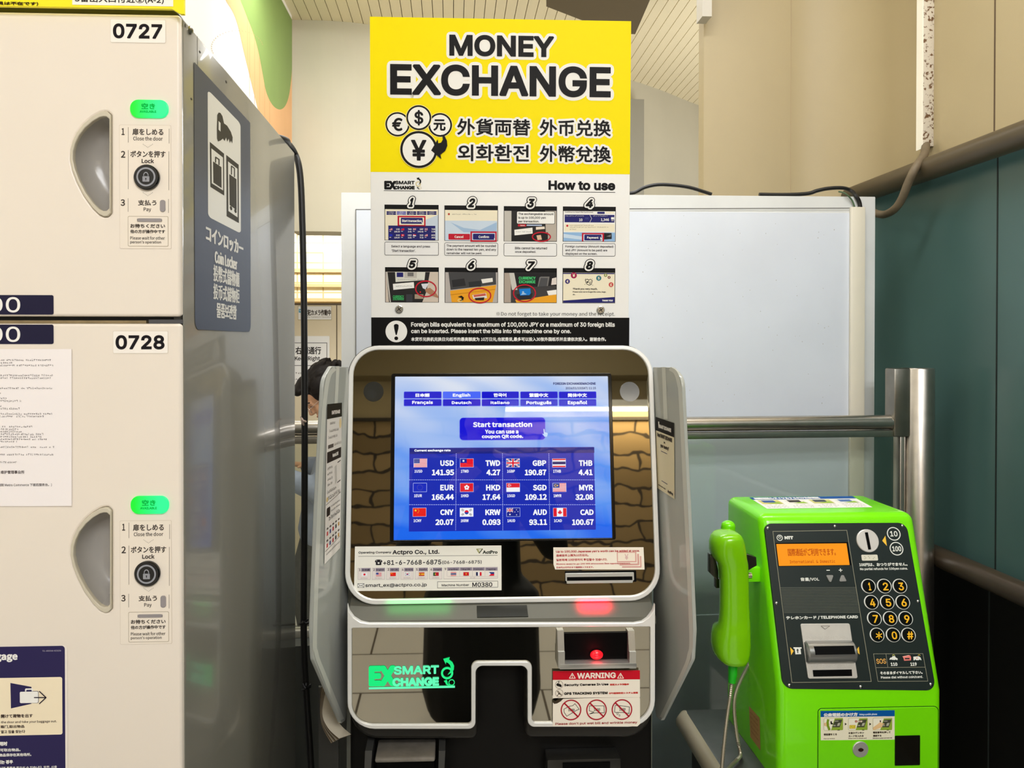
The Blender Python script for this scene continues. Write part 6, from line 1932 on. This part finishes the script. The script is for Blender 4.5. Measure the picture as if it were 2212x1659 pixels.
# lower door with window, lock and sticker
FP = Pl((xl, PY0, ZB), (0, -1, 0))
Zp = (1760, 1520, 7.628)
m_ = Ink(FP, Zp, 0.0002)
GR = ink(30, 84, 8)
a_, b_ = m_.pt(45, 300), m_.pt(2038, 300)
top = m_.pt(1000, 55).y
lp_ = rr_loop(a_.x, 0.0, b_.x, top, [0, 0, 0.009, 0.007])
lo_ = rr_loop(a_.x + 0.0011, -0.01, b_.x - 0.0011, top - 0.0011, [0, 0, 0.008, 0.006])
G().plate(FP, [lp_], -0.003, 0.0003, GR).build('door_gap', ph)
dr_ = G().plate(FP, [rr_loop(a_.x + 0.0012, 0.0, b_.x - 0.0012, top - 0.0012, [0, 0, 0.008, 0.006])], -0.002, 0.0012, M_green, 0.0008).build('service_door', ph)
m_ = Ink(FP, Zp, 0.0014)
m_.rrect(1308, 514, 1729, 1014, 16, mat('green_window_edge', (60, 150, 10), 0.4), 0); m_.rrect(1312, 519, 1724, 1008, 14, mat('black_coin_return', (16, 14, 8), 0.2), 1)
m_.build('coin_return', dr_, 'black coin return flap')
m_ = Ink(FP, Zp, 0.0032); c0 = m_.pt(743, 744)
m_.disc(FP, c0, (m_.pt(872, 744) - c0).length, 0.0012, 0.003, M_alu, 40, 0, 0.0008)
m_.poly([(694, 746), (712, 724), (742, 712), (772, 722), (792, 744), (772, 768), (742, 778), (712, 768)], ink(48, 30, 22), 1)
m_.build('lock', dr_, 'round silver lock')
m_ = Ink(FP, Zp, 0.0014)
m_.poly([(88, 113), (1308, 100), (1308, 586), (92, 596)], mat('cream_howto_sticker', (250, 244, 216), 0.4), 0)
m_.poly([(88, 113), (1308, 100), (1308, 200), (90, 213)], ink(8, 90, 166), 1)
m_.text('公衆電話のかけ方', (138, 143, 698, 204), WHITE, 2, 'c', 4); m_.text('Using a public phone', (725, 150, 1018, 190), ink(210, 230, 250), 2, 'c', 2)
ol, sk = ink(150, 180, 60), ink(244, 206, 150)
for n, x0 in enumerate((140, 544, 948)):
    m_.frame(x0, 230 - n * 3, x0 + 320, 432 - n * 3, 22, 5, ink(190, 180, 130), ink(252, 248, 226), 1)
    X = lambda v: x0 + v
    m_.poly([(X(180), 236), (X(314), 232), (X(314), 424), (X(120), 428)], ol, 3); m_.poly([(X(185), 258), (X(305), 252), (X(262), 378), (X(140), 380)], ink(74, 76, 60), 4)
    m_.rect(X(180), 272, X(240), 286, ink(170, 170, 150), 5); m_.poly([(X(232), 310), (X(275), 306), (X(255), 355), (X(215), 358)], ink(186, 186, 166), 5); m_.rect(X(155), 340, X(195), 360, ink(170, 170, 150), 5); m_.rect(X(225), 420, X(262), 430, BLACK, 5)
    if n < 2: m_.poly([(X(348), 306), (X(348), 352), (X(378), 328)], ink(40, 36, 26), 2)
    if n == 0:
        m_.poly([(X(4), 310), (X(60), 295), (X(95), 330), (X(60), 372), (X(6), 352)], sk, 5)
        m_.line([(X(70), 255), (X(62), 300), (X(66), 350), (X(90), 415)], 38, ink(130, 160, 40), 6); m_.line([(X(120), 285), (X(122), 320), (X(145), 320)], 22, BLACK, 5)
    elif n == 1:
        for cx_, c3 in ((126, (206, 140, 120)), (172, (226, 222, 206)), (208, (226, 222, 206))): m_.ell(X(cx_), 282, 20, 20, ink(150, 80, 60), 6, 16); m_.ell(X(cx_), 282, 15, 15, ink(*c3), 7, 16)
        m_.frame(X(18), 342, X(118), 402, 10, 6, ink(200, 160, 30), ink(250, 232, 80), 6); m_.text('テレカ', (X(34), 360, X(102), 384), ink(120, 90, 20), 8, 'c', 1)
    else:
        m_.poly([(X(2), 380), (X(80), 325), (X(120), 290), (X(150), 312), (X(186), 316), (X(190), 328), (X(160), 336), (X(150), 375), (X(90), 400), (X(20), 424), (X(2), 424)], sk, 6); m_.line([(X(122), 270), (X(126), 320)], 16, BLACK, 5)
KD = ink(66, 54, 36)
m_.text('受話器をとる', (140, 480, 357, 516), KD, 2, 'c', 2); m_.text('お金かテレホン', (548, 455, 802, 490), KD, 2, 'c', 2); m_.text('カードを入れる', (548, 508, 796, 542), KD, 2, 'c', 2)
m_.text('電話番号を押して', (950, 448, 1240, 482), KD, 2, 'c', 2); m_.text('通話する', (950, 503, 1090, 536), KD, 2, 'c', 2)
m_.text('Pick up receiver', (140, 560, 326, 578), ink(110, 96, 70), 2, 'i', 1); m_.text('Insert coins or phone card', (546, 552, 845, 574), ink(110, 96, 70), 2, 'i', 1); m_.text('Dial phone number and make call', (948, 548, 1262, 570), ink(110, 96, 70), 2, 'i', 1)
m_.build('howto_sticker', dr_, 'blue headed picture instructions sticker')
# top sticker
TPl = Pl((xl, PY1, zt_), (0, 0, 1), (0, 1, 0))
m_ = Ink(TPl, (1600, 1060, 6.144), 0.0004); m_.quad((112, 92), (1478, 74), (1750, 222), (350, 242))
m_.rect(0, 0, 1, 1, mat('white_top_sticker', (248, 246, 236), 0.35), 0); m_.rect(0, 0, 1, 0.22, ink(20, 80, 150), 1)
m_.text('国際電話もダイヤルするだけ公衆電話', (0.03, 0.04, 0.66, 0.19), WHITE, 2, 'c', 0.004)
for n in range(4):
    x0 = 0.03 + n * 0.245
    m_.rect(x0, 0.28, x0 + 0.2, 0.62, (ink(210, 200, 120), ink(236, 232, 220), ink(206, 204, 130), ink(226, 226, 220))[n], 1); m_.rect(x0 + .03, .30, x0 + .15, .5, (ink(60, 90, 150), ink(60, 56, 50), ink(70, 80, 90), ink(90, 120, 170))[n], 2); m_.poly([(x0 + .05, .58), (x0 + .17, .45), (x0 + .19, .6)], ink(150, 190, 60), 3)
    for yy in (.7, .8, .9): m_.scrib(x0, yy, x0 + .2, .035, ink(110, 104, 96), 2, n + int(yy * 10))
m_.build('top_sticker', ph, 'white sticker with a blue heading on top')
# side sticker and serial tag
SPl = Pl((xl, PY0, ZB), (-1, 0, 0))
m_ = Ink(SPl, (1440, 1040, 2.681), 0.0004); m_.quad((478, 1300), (540, 1370), (545, 1560), (486, 1480)); m_.rect(0, 0, 1, 1, mat('tan_side_sticker', (190, 150, 90), 0.5), 0)
for yy in (.15, .3, .45, .6, .75): m_.scrib(.12, yy, .85, .06, ink(130, 80, 50), 1, int(yy * 20))
m_.build('side_sticker', ph)
# hook fittings on the left side
xh = at(1583, 1250, Y=1.28).x
g = G().tube([at(1572, 1150, Y=1.31), at(1573, 1136, Y=1.31)], 0.0125, M_green, 16); g.ball(at(1573, 1136, Y=1.31), (0.0125, 0.0125, 0.010), M_green, 16)
g.tube([at(1573, 1150, Y=1.31), at(1576, 1243, Y=1.31)], 0.009, M_green, 12)
g.build('handset_rest', ph)
M_hook = mat('dark_chrome_hook', (90, 88, 80), 0.2, 0.9)
for sgn, pts in ((0, ((1534, 1198), (1545, 1203), (1552, 1232), (1552, 1252), (1548, 1252), (1534, 1238))), (1, ((1612, 1196), (1628, 1202), (1634, 1204), (1635, 1222), (1624, 1228), (1612, 1236)))):
    HPl = Pl((0, 1.272, 1), (0, -1, 0))
    G().plate(HPl, [[tuple(HPl.uv(*p)) for p in pts]], -0.014, 0.0, M_hook, 0.001).build('cradle_hook', ph)
a_ = at(1620, 1243, Y=1.285)
G().box(a_.x - 0.045, xl + 0.003, 1.297, 1.325, a_.z - 0.016, a_.z + 0.010, M_green, 0.002).build('cradle_block', ph)
G().tube([a_ + V((-0.03, 0.0, 0)), a_ + V((0.002, 0.0, 0))], 0.0055, mat('polished_hook_pin', (214, 206, 186), 0.2, 0.9), 14).build('hook_switch', ph)
a_, b_ = at(1546, 1250, Y=1.29), at(1556, 1270, Y=1.29)
G().box(a_.x, a_.x + 0.055, 1.288, 1.30, b_.z, a_.z, M_hook, 0.001).build('cradle_bar', ph)

# handset
hs = thing('telephone_handset', 'bright green telephone handset hanging on the left of the green telephone', 'handset', at(1582, 1440, Y=1.26))
M_hgreen = mat('lime_green_handset', (128, 206, 8), 0.2, coat=0.3)
YH = 1.258
rings = []
for y, x0, x1 in ((217, 232, 296), (224, 185, 325), (240, 142, 348), (275, 106, 370), (330, 88, 388), (400, 86, 400), (450, 100, 405), (510, 140, 408), (600, 155, 410), (750, 160, 413), (900, 160, 416), (1000, 157, 421), (1080, 145, 429), (1140, 126, 437), (1200, 110, 441), (1280, 104, 442), (1350, 110, 436), (1400, 130, 424), (1440, 168, 398), (1465, 215, 352), (1476, 262, 310)):
    a_, b_ = at(1520 + x0 / 4.364, 1100 + y / 4.364, Y=YH), at(1520 + x1 / 4.364, 1100 + y / 4.364, Y=YH)
    c, r = (a_ + b_) / 2, (b_.x - a_.x) / 2
    dep = min(r, 0.019) + (0.012 if y < 500 or y > 1100 else 0.0) * min(1, r / 0.025)
    oy = 0.010 if (y < 500 or y > 1100) else 0.0
    rg = []
    for i in range(28):
        t_ = 2 * math.pi * i / 28; ct, st = math.cos(t_), math.sin(t_)
        rg.append(V((c.x + r * math.copysign(abs(ct) ** 0.72, ct), YH + oy + dep * math.copysign(abs(st) ** 0.72, st), c.z)))
    rings.append(rg)
G().loft(rings, M_hgreen, True, True).build('grip', hs, sharp=60)
P = [at(1583, 1434, Y=1.265), at(1583, 1455, Y=1.265), at(1581, 1474, Y=1.265)]
G().tube(P, [0.0078, 0.0074, 0.0060], mat('green_cord_sleeve', (30, 190, 30), 0.35), 16).build('cord_sleeve', hs)
P = [at(x, y, Y=Y) for x, y, Y in ((1581, 1472, 1.265), (1578, 1500, 1.262), (1572, 1540, 1.258), (1566, 1590, 1.25), (1561, 1640, 1.245), (1559, 1700, 1.245), (1566, 1745, 1.255), (1583, 1750, 1.28), (1597, 1715, 1.30), (1599, 1659, 1.315), (1594, 1600, 1.325), (1587, 1545, 1.335), (1588, 1505, 1.34), (1600, 1470, 1.345))]
P = [p if p.z > ZB + 0.006 else V((p.x, p.y, ZB + 0.006)) for p in P]
P.append(V((xl + 0.003, 1.35, P[-1].z + 0.03)))
cv = catmull(P, 16)
G().tube(cv, [0.0036 if i % 2 else 0.0029 for i in range(len(cv))], mat('armoured_steel_cord', (190, 182, 164), 0.3, 0.8), 8).build('armoured_cord', hs)

# steel shelf under the telephone
st = thing('steel_shelf', 'low dark steel shelf with rounded beige edge carrying the green telephone', 'shelf', (0.7, 1.35, 0))
yk = at(1500, 1532, Z=ZB).y
xs0 = at(1456, 1532, Z=ZB).x
G().box(xs0 + 0.022, xr - 0.006, 1.02, yk, ZB - 0.035, ZB - 0.0005, mat('dull_dark_steel_top', (104, 104, 102), 0.3, 0.7, noise=0.15, nscale=30), 0.002).build('shelf_top', st)
G().tube([(xs0 + 0.018, 1.0, ZB - 0.019), (xs0 + 0.018, yk - 0.012, ZB - 0.019), (xs0 + 0.026, yk - 0.004, ZB - 0.019)], 0.0185, mat('beige_rounded_edge', (168, 156, 132), 0.35), 18).build('shelf_edge', st)
G().box(xs0 + 0.03, xr - 0.02, 1.06, yk - 0.02, 0.0, ZB - 0.035, mat('dark_shelf_base', (46, 44, 38), 0.45)).build('shelf_base', st)

# ------------------------------------------------------------------ people
def remeshed(g, voxel, smooth=6):
    """the collected closed shapes fused into one continuous skin; returns vertices and faces"""
    me = bpy.data.meshes.new('t'); me.from_pydata(g.v, [], g.f)
    o = bpy.data.objects.new('t', me); COL.objects.link(o)
    m = o.modifiers.new('r', 'REMESH'); m.mode = 'VOXEL'; m.voxel_size = voxel
    s = o.modifiers.new('s', 'SMOOTH'); s.factor = 0.5; s.iterations = smooth
    dg = bpy.context.evaluated_depsgraph_get(); dg.update()
    r = bpy.data.meshes.new_from_object(o.evaluated_get(dg))
    out = [v.co.copy() for v in r.vertices], [list(p.vertices) for p in r.polygons]
    bpy.data.objects.remove(o); bpy.data.meshes.remove(me); bpy.data.meshes.remove(r)
    return out


def cap(g, a, b, ra, rb, m, n=12):
    g.ball(a, ra, m, n); g.ball(b, rb, m, n)
    return g.tube([a, b], [ra, rb], m, n)


def limb(g, pts, rs, m):
    for i in range(len(pts) - 1): cap(g, V(pts[i]), V(pts[i + 1]), rs[i], rs[i + 1], m)


M_skin = mat('warm_skin', (216, 166, 128), 0.5, noise=0.05, nscale=40)
M_hair = mat('dark_brown_hair', (22, 16, 11), 0.6, noise=0.4, nscale=90, bump=0.4, bscale=260, spec=0.2)


def hand(g, w, d, up, m, s=1.0):
    """palm with five bent fingers growing from wrist w in direction d; up = back of the hand"""
    d, up = V(d).normalized(), V(up).normalized(); r = d.cross(up)
    pc = w + d * 0.045
    for q in (-0.028, -0.010, 0.010, 0.028): cap(g, w + d * 0.012 + r * q * 0.6, w + d * 0.085 + r * q, 0.013, 0.011, m, 8)
    for q, L in ((-0.030, 0.058), (-0.010, 0.072), (0.010, 0.078), (0.029, 0.070)):
        a = w + d * 0.088 + r * q; b = a + (d * 0.9 - up * 0.35) * L * 0.5; c = b + (d * 0.55 - up * 0.85) * L * 0.5
        cap(g, a, b, 0.0088, 0.0080, m, 8); cap(g, b, c, 0.0080, 0.0070, m, 8)
    a = w + d * 0.03 + r * s * 0.034; b = a + (d * 0.6 + r * s * 0.7) * 0.035; c = b + (d * 0.9 + r * s * 0.1 - up * 0.3) * 0.03
    cap(g, a, b, 0.0115, 0.0098, m, 8); cap(g, b, c, 0.0098, 0.0082, m, 8)


def head_parts(g, C, f, u, m):
    r = f.cross(u)
    p = lambda a, b, c: C + r * a + f * b + u * c
    rot = Matrix((r, f, u)).transposed()
    B = lambda c, rr, n=18: g.ball(p(*c), rr, m, n, rot)
    B((0, -0.012, 0.030), (0.074, 0.094, 0.088), 24); B((0, 0.030, -0.030), (0.060, 0.062, 0.085)); B((0, 0.050, -0.088), (0.040, 0.036, 0.028))
    cap(g, p(0, 0.084, 0.014), p(0, 0.108, -0.026), 0.008, 0.0125, m, 10)
    for s in (-1, 1):
        B((s * 0.009, 0.100, -0.030), (0.008, 0.009, 0.008)); B((s * 0.030, 0.079, 0.002), (0.015, 0.010, 0.010)); B((s * 0.030, 0.084, 0.018), (0.022, 0.010, 0.007))
        B((s * 0.038, 0.062, -0.034), (0.026, 0.026, 0.028)); B((s * 0.076, -0.008, -0.006), (0.009, 0.020, 0.031))
    B((0, 0.091, -0.056), (0.022, 0.010, 0.006)); B((0, 0.089, -0.066), (0.020, 0.010, 0.007)); B((0, 0.076, -0.100), (0.020, 0.016, 0.014))
    return p, rot


def person(name_label, loc_, C, f, neck, shl, shr, elb, wr, hip, knees, feet, chest, hd, coat_rgb, trouser_rgb, glasses=False, coat_hem=0.0, fringe=True, palm_up=(0, 0, 1), long_coat=False):
    """shl/shr .. pairs of points (left, right); one continuous body, clothing and hair as its children"""
    T = thing('person', name_label, 'person', loc_)
    f = f.normalized(); r = f.cross(V((0, 0, 1))).normalized(); u = r.cross(f).normalized()
    g = G()
    p, rot = head_parts(g, C, f, u, M_skin)
    cap(g, p(0, -0.03, -0.055), neck, 0.050, 0.056, M_skin)
    sh = (shl, shr)
    mid = (hip[0] + hip[1]) / 2
    for s in (0, 1):
        cap(g, neck, sh[s], 0.055, 0.052, M_skin)
        limb(g, (sh[s], elb[s], wr[s]), (0.050, 0.040, 0.027), M_skin)
        d = (wr[s] - elb[s]).normalized()
        hand(g, wr[s], d, palm_up, M_skin, 1 if s == 0 else -1)
        limb(g, (hip[s], knees[s], feet[s] + V((0, 0, 0.06))), (0.088, 0.060, 0.042), M_skin)
        ft = V((f.x, f.y, 0)).normalized()
        cap(g, feet[s] + V((0, 0, 0.04)), feet[s] + ft * 0.16 + V((0, 0, 0.03)), 0.040, 0.030, M_skin)
        cap(g, chest, sh[s], 0.105, 0.06, M_skin); cap(g, mid, hip[s], 0.12, 0.10, M_skin)
    cap(g, chest, mid, 0.125, 0.125, M_skin)
    vs, fs = remeshed(g, 0.0055)
    b = G().add(vs, fs, M_skin, True)
    b.build('body', T, sharp=180)
    # coat
    mc_ = mat('coat_%d_%d_%d' % coat_rgb, coat_rgb, 0.8, noise=0.12, nscale=25, bump=0.3, bscale=40)
    g = G()
    for s in (0, 1):
        cap(g, neck - V((0, 0, 0.03)), sh[s], 0.064, 0.068, mc_); limb(g, (sh[s], elb[s], wr[s] - (wr[s] - elb[s]) * 0.06), (0.066, 0.056, 0.044), mc_)
        cap(g, chest, sh[s], 0.125, 0.075, mc_); cap(g, mid, hip[s], 0.14, 0.12, mc_)
        if coat_hem: cap(g, hip[s], hip[s] + (knees[s] - hip[s]) * coat_hem, 0.125, 0.115, mc_)
    cap(g, chest, mid, 0.145, 0.15, mc_)
    if long_coat:
        for dx in (-0.06, 0.06): cap(g, mid + V((dx, 0, 0)), (feet[0] + feet[1]) / 2 + V((dx * 1.2, 0, 0.16)), 0.14, 0.15, mc_)
    cap(g, neck + (neck - chest) * 0.02, neck - (neck - chest) * 0.2, 0.066, 0.085, mc_)
    vs, fs = remeshed(g, 0.011, 3)
    G().add(vs, fs, mc_, True).build('coat', T, sharp=180)
    mt = mat('trousers_%d_%d_%d' % trouser_rgb, trouser_rgb, 0.85, noise=0.2, nscale=40)
    g = G()
    for s in (0, 1): limb(g, (hip[s], knees[s], feet[s] + V((0, 0, 0.09))), (0.098, 0.074, 0.062), mt); cap(g, mid, hip[s], 0.122, 0.10, mt)
    vs, fs = remeshed(g, 0.011, 3)
    G().add(vs, fs, mt, True).build('trousers', T, sharp=180)
    sm = mat('dark_shoe_leather', (30, 26, 24), 0.4)
    for s in (0, 1):
        ft = V((f.x, f.y, 0)).normalized(); g = G()
        cap(g, feet[s] + V((0, 0, 0.047)) - ft * 0.03, feet[s] + ft * 0.17 + V((0, 0, 0.038)), 0.047, 0.038, sm)
        vs, fs = remeshed(g, 0.010, 2); G().add([V((v.x, v.y, max(v.z, 0.002))) for v in vs], fs, sm, True).build('shoe', T, sharp=180)
    # hair
    g = G(); R = random.Random(5)
    B = lambda c, rr: g.ball(p(*c), rr, M_hair, 18, rot)
    B((0, -0.024, 0.047), (0.084, 0.101, 0.079)); B((0, 0.03, 0.088), (0.062, 0.055, 0.040)); B((0, -0.06, 0.0), (0.080, 0.070, 0.085))
    for s in (-1, 1): B((s * 0.066, 0.000, 0.03), (0.030, 0.058, 0.060)); B((s * 0.07, -0.02, -0.02), (0.022, 0.04, 0.05))
    if fringe:
        B((0, 0.058, 0.094), (0.058, 0.034, 0.026)); B((0.02, 0.084, 0.094), (0.036, 0.024, 0.020)); B((-0.025, 0.082, 0.092), (0.034, 0.024, 0.020))
    else: B((0, 0.05, 0.09), (0.065, 0.04, 0.028))
    for _ in range(90):
        a, e = R.uniform(0, 6.283), R.uniform(-0.2, 1.4)
        d = V((math.cos(a) * math.cos(e), math.sin(a) * math.cos(e) * 1.05 - .15, math.sin(e)))
        c = V((0, -0.026, 0.040)) + V((d.x * 0.086, d.y * 0.096, d.z * 0.080))
        if c.y > 0.06 and c.z < 0.07: continue
        B(tuple(c), (R.uniform(.007, .013), R.uniform(.014, .026), R.uniform(.007, .012)))
    vs, fs = remeshed(g, 0.005, 2)
    G().add(vs, fs, M_hair, True).build('hair', T, sharp=180)
    md = mat('dark_eye_brow', (40, 28, 22), 0.6)
    for s in (-1, 1):
        G().tube([p(s * 0.015, 0.093, 0.026), p(s * 0.032, 0.094, 0.030), p(s * 0.048, 0.084, 0.024)], 0.0028, md, 6, smooth_path=3).build('eyebrow', T)
        G().tube([p(s * 0.018, 0.0895, 0.001), p(s * 0.031, 0.0905, -0.001), p(s * 0.044, 0.0845, 0.002)], 0.0022, md, 6, smooth_path=3).build('eyelash', T)
    l = G()
    for z_ in (-0.057, -0.066): l.ball(p(0, 0.0985, z_), (0.017, 0.004, 0.0035), mat('lip_skin', (176, 104, 90), 0.5), 12, rot)
    l.build('lips', T)
    if glasses:
        ml = mat('thin_metal_glasses', (196, 176, 160), 0.25, 0.8)
        q = G()
        for s in (-1, 1):
            q.tube([p(s * 0.033 + 0.024 * math.cos(a), 0.108 - abs(0.024 * math.cos(a)) * 0.1, 0.000 + 0.019 * math.sin(a)) for a in [2 * math.pi * i / 20 for i in range(21)]], 0.0014, ml, 6)
            q.tube([p(s * 0.057, 0.102, 0.004), p(s * 0.078, 0.0, 0.006)], 0.0014, ml, 6)
        q.tube([p(-0.010, 0.108, 0.004), p(0, 0.111, 0.006), p(0.010, 0.108, 0.004)], 0.0014, ml, 6)
        q.build('glasses', T)
    return T


# woman bending forward beyond the railing
Cw = at(701, 848, Y=3.4)
h_ = V((-0.93, -0.37, 0)).normalized()
fw = h_ * math.cos(rad(44)) + V((0, 0, -1)) * math.sin(rad(44))
x0 = Cw.x
person('person with dark hair and thin glasses bowing beyond the railing, in grey-blue jacket', V((x0, 3.4, 0)), Cw, fw,
       V((x0 + 0.11, 3.43, 1.10)), V((x0 + 0.09, 3.26, 1.04)), V((x0 + 0.13, 3.59, 1.05)),
       (V((x0 + 0.02, 3.21, 0.80)), V((x0 + 0.05, 3.62, 0.83))), (V((x0 - 0.13, 3.23, 0.86)), V((x0 - 0.10, 3.50, 0.87))),
       (V((x0 + 0.04, 3.33, 0.72)), V((x0 + 0.06, 3.50, 0.72))), (V((x0 - 0.07, 3.31, 0.39)), V((x0 - 0.02, 3.53, 0.40))), (V((x0 - 0.03, 3.33, 0.0)), V((x0 + 0.06, 3.55, 0.0))),
       V((x0 + 0.12, 3.42, 0.96)), None, (150, 156, 172), (92, 90, 86), True, 0.3)

# whoever takes the photograph: seen only as the dark figure mirrored in the panels
x0 = 0.11
person('person in a dark coat, seen only as a dark reflection in the machine panels', V((x0, -0.42, 0)), V((x0, -0.36, 1.60)), V((0, 1, -0.12)),
       V((x0, -0.42, 1.44)), V((x0 - 0.19, -0.42, 1.38)), V((x0 + 0.19, -0.42, 1.38)),
       (V((x0 - 0.26, -0.34, 1.12)), V((x0 + 0.26, -0.34, 1.12))), (V((x0 - 0.11, -0.17, 1.30)), V((x0 + 0.11, -0.17, 1.30))),
       (V((x0 - 0.10, -0.42, 0.90)), V((x0 + 0.10, -0.42, 0.90))), (V((x0 - 0.11, -0.40, 0.48)), V((x0 + 0.11, -0.40, 0.48))), (V((x0 - 0.12, -0.44, 0.0)), V((x0 + 0.12, -0.44, 0.0))),
       V((x0, -0.42, 1.26)), None, (12, 12, 13), (11, 11, 12), False, 0.98, False, (0, -1, 0.3), True)
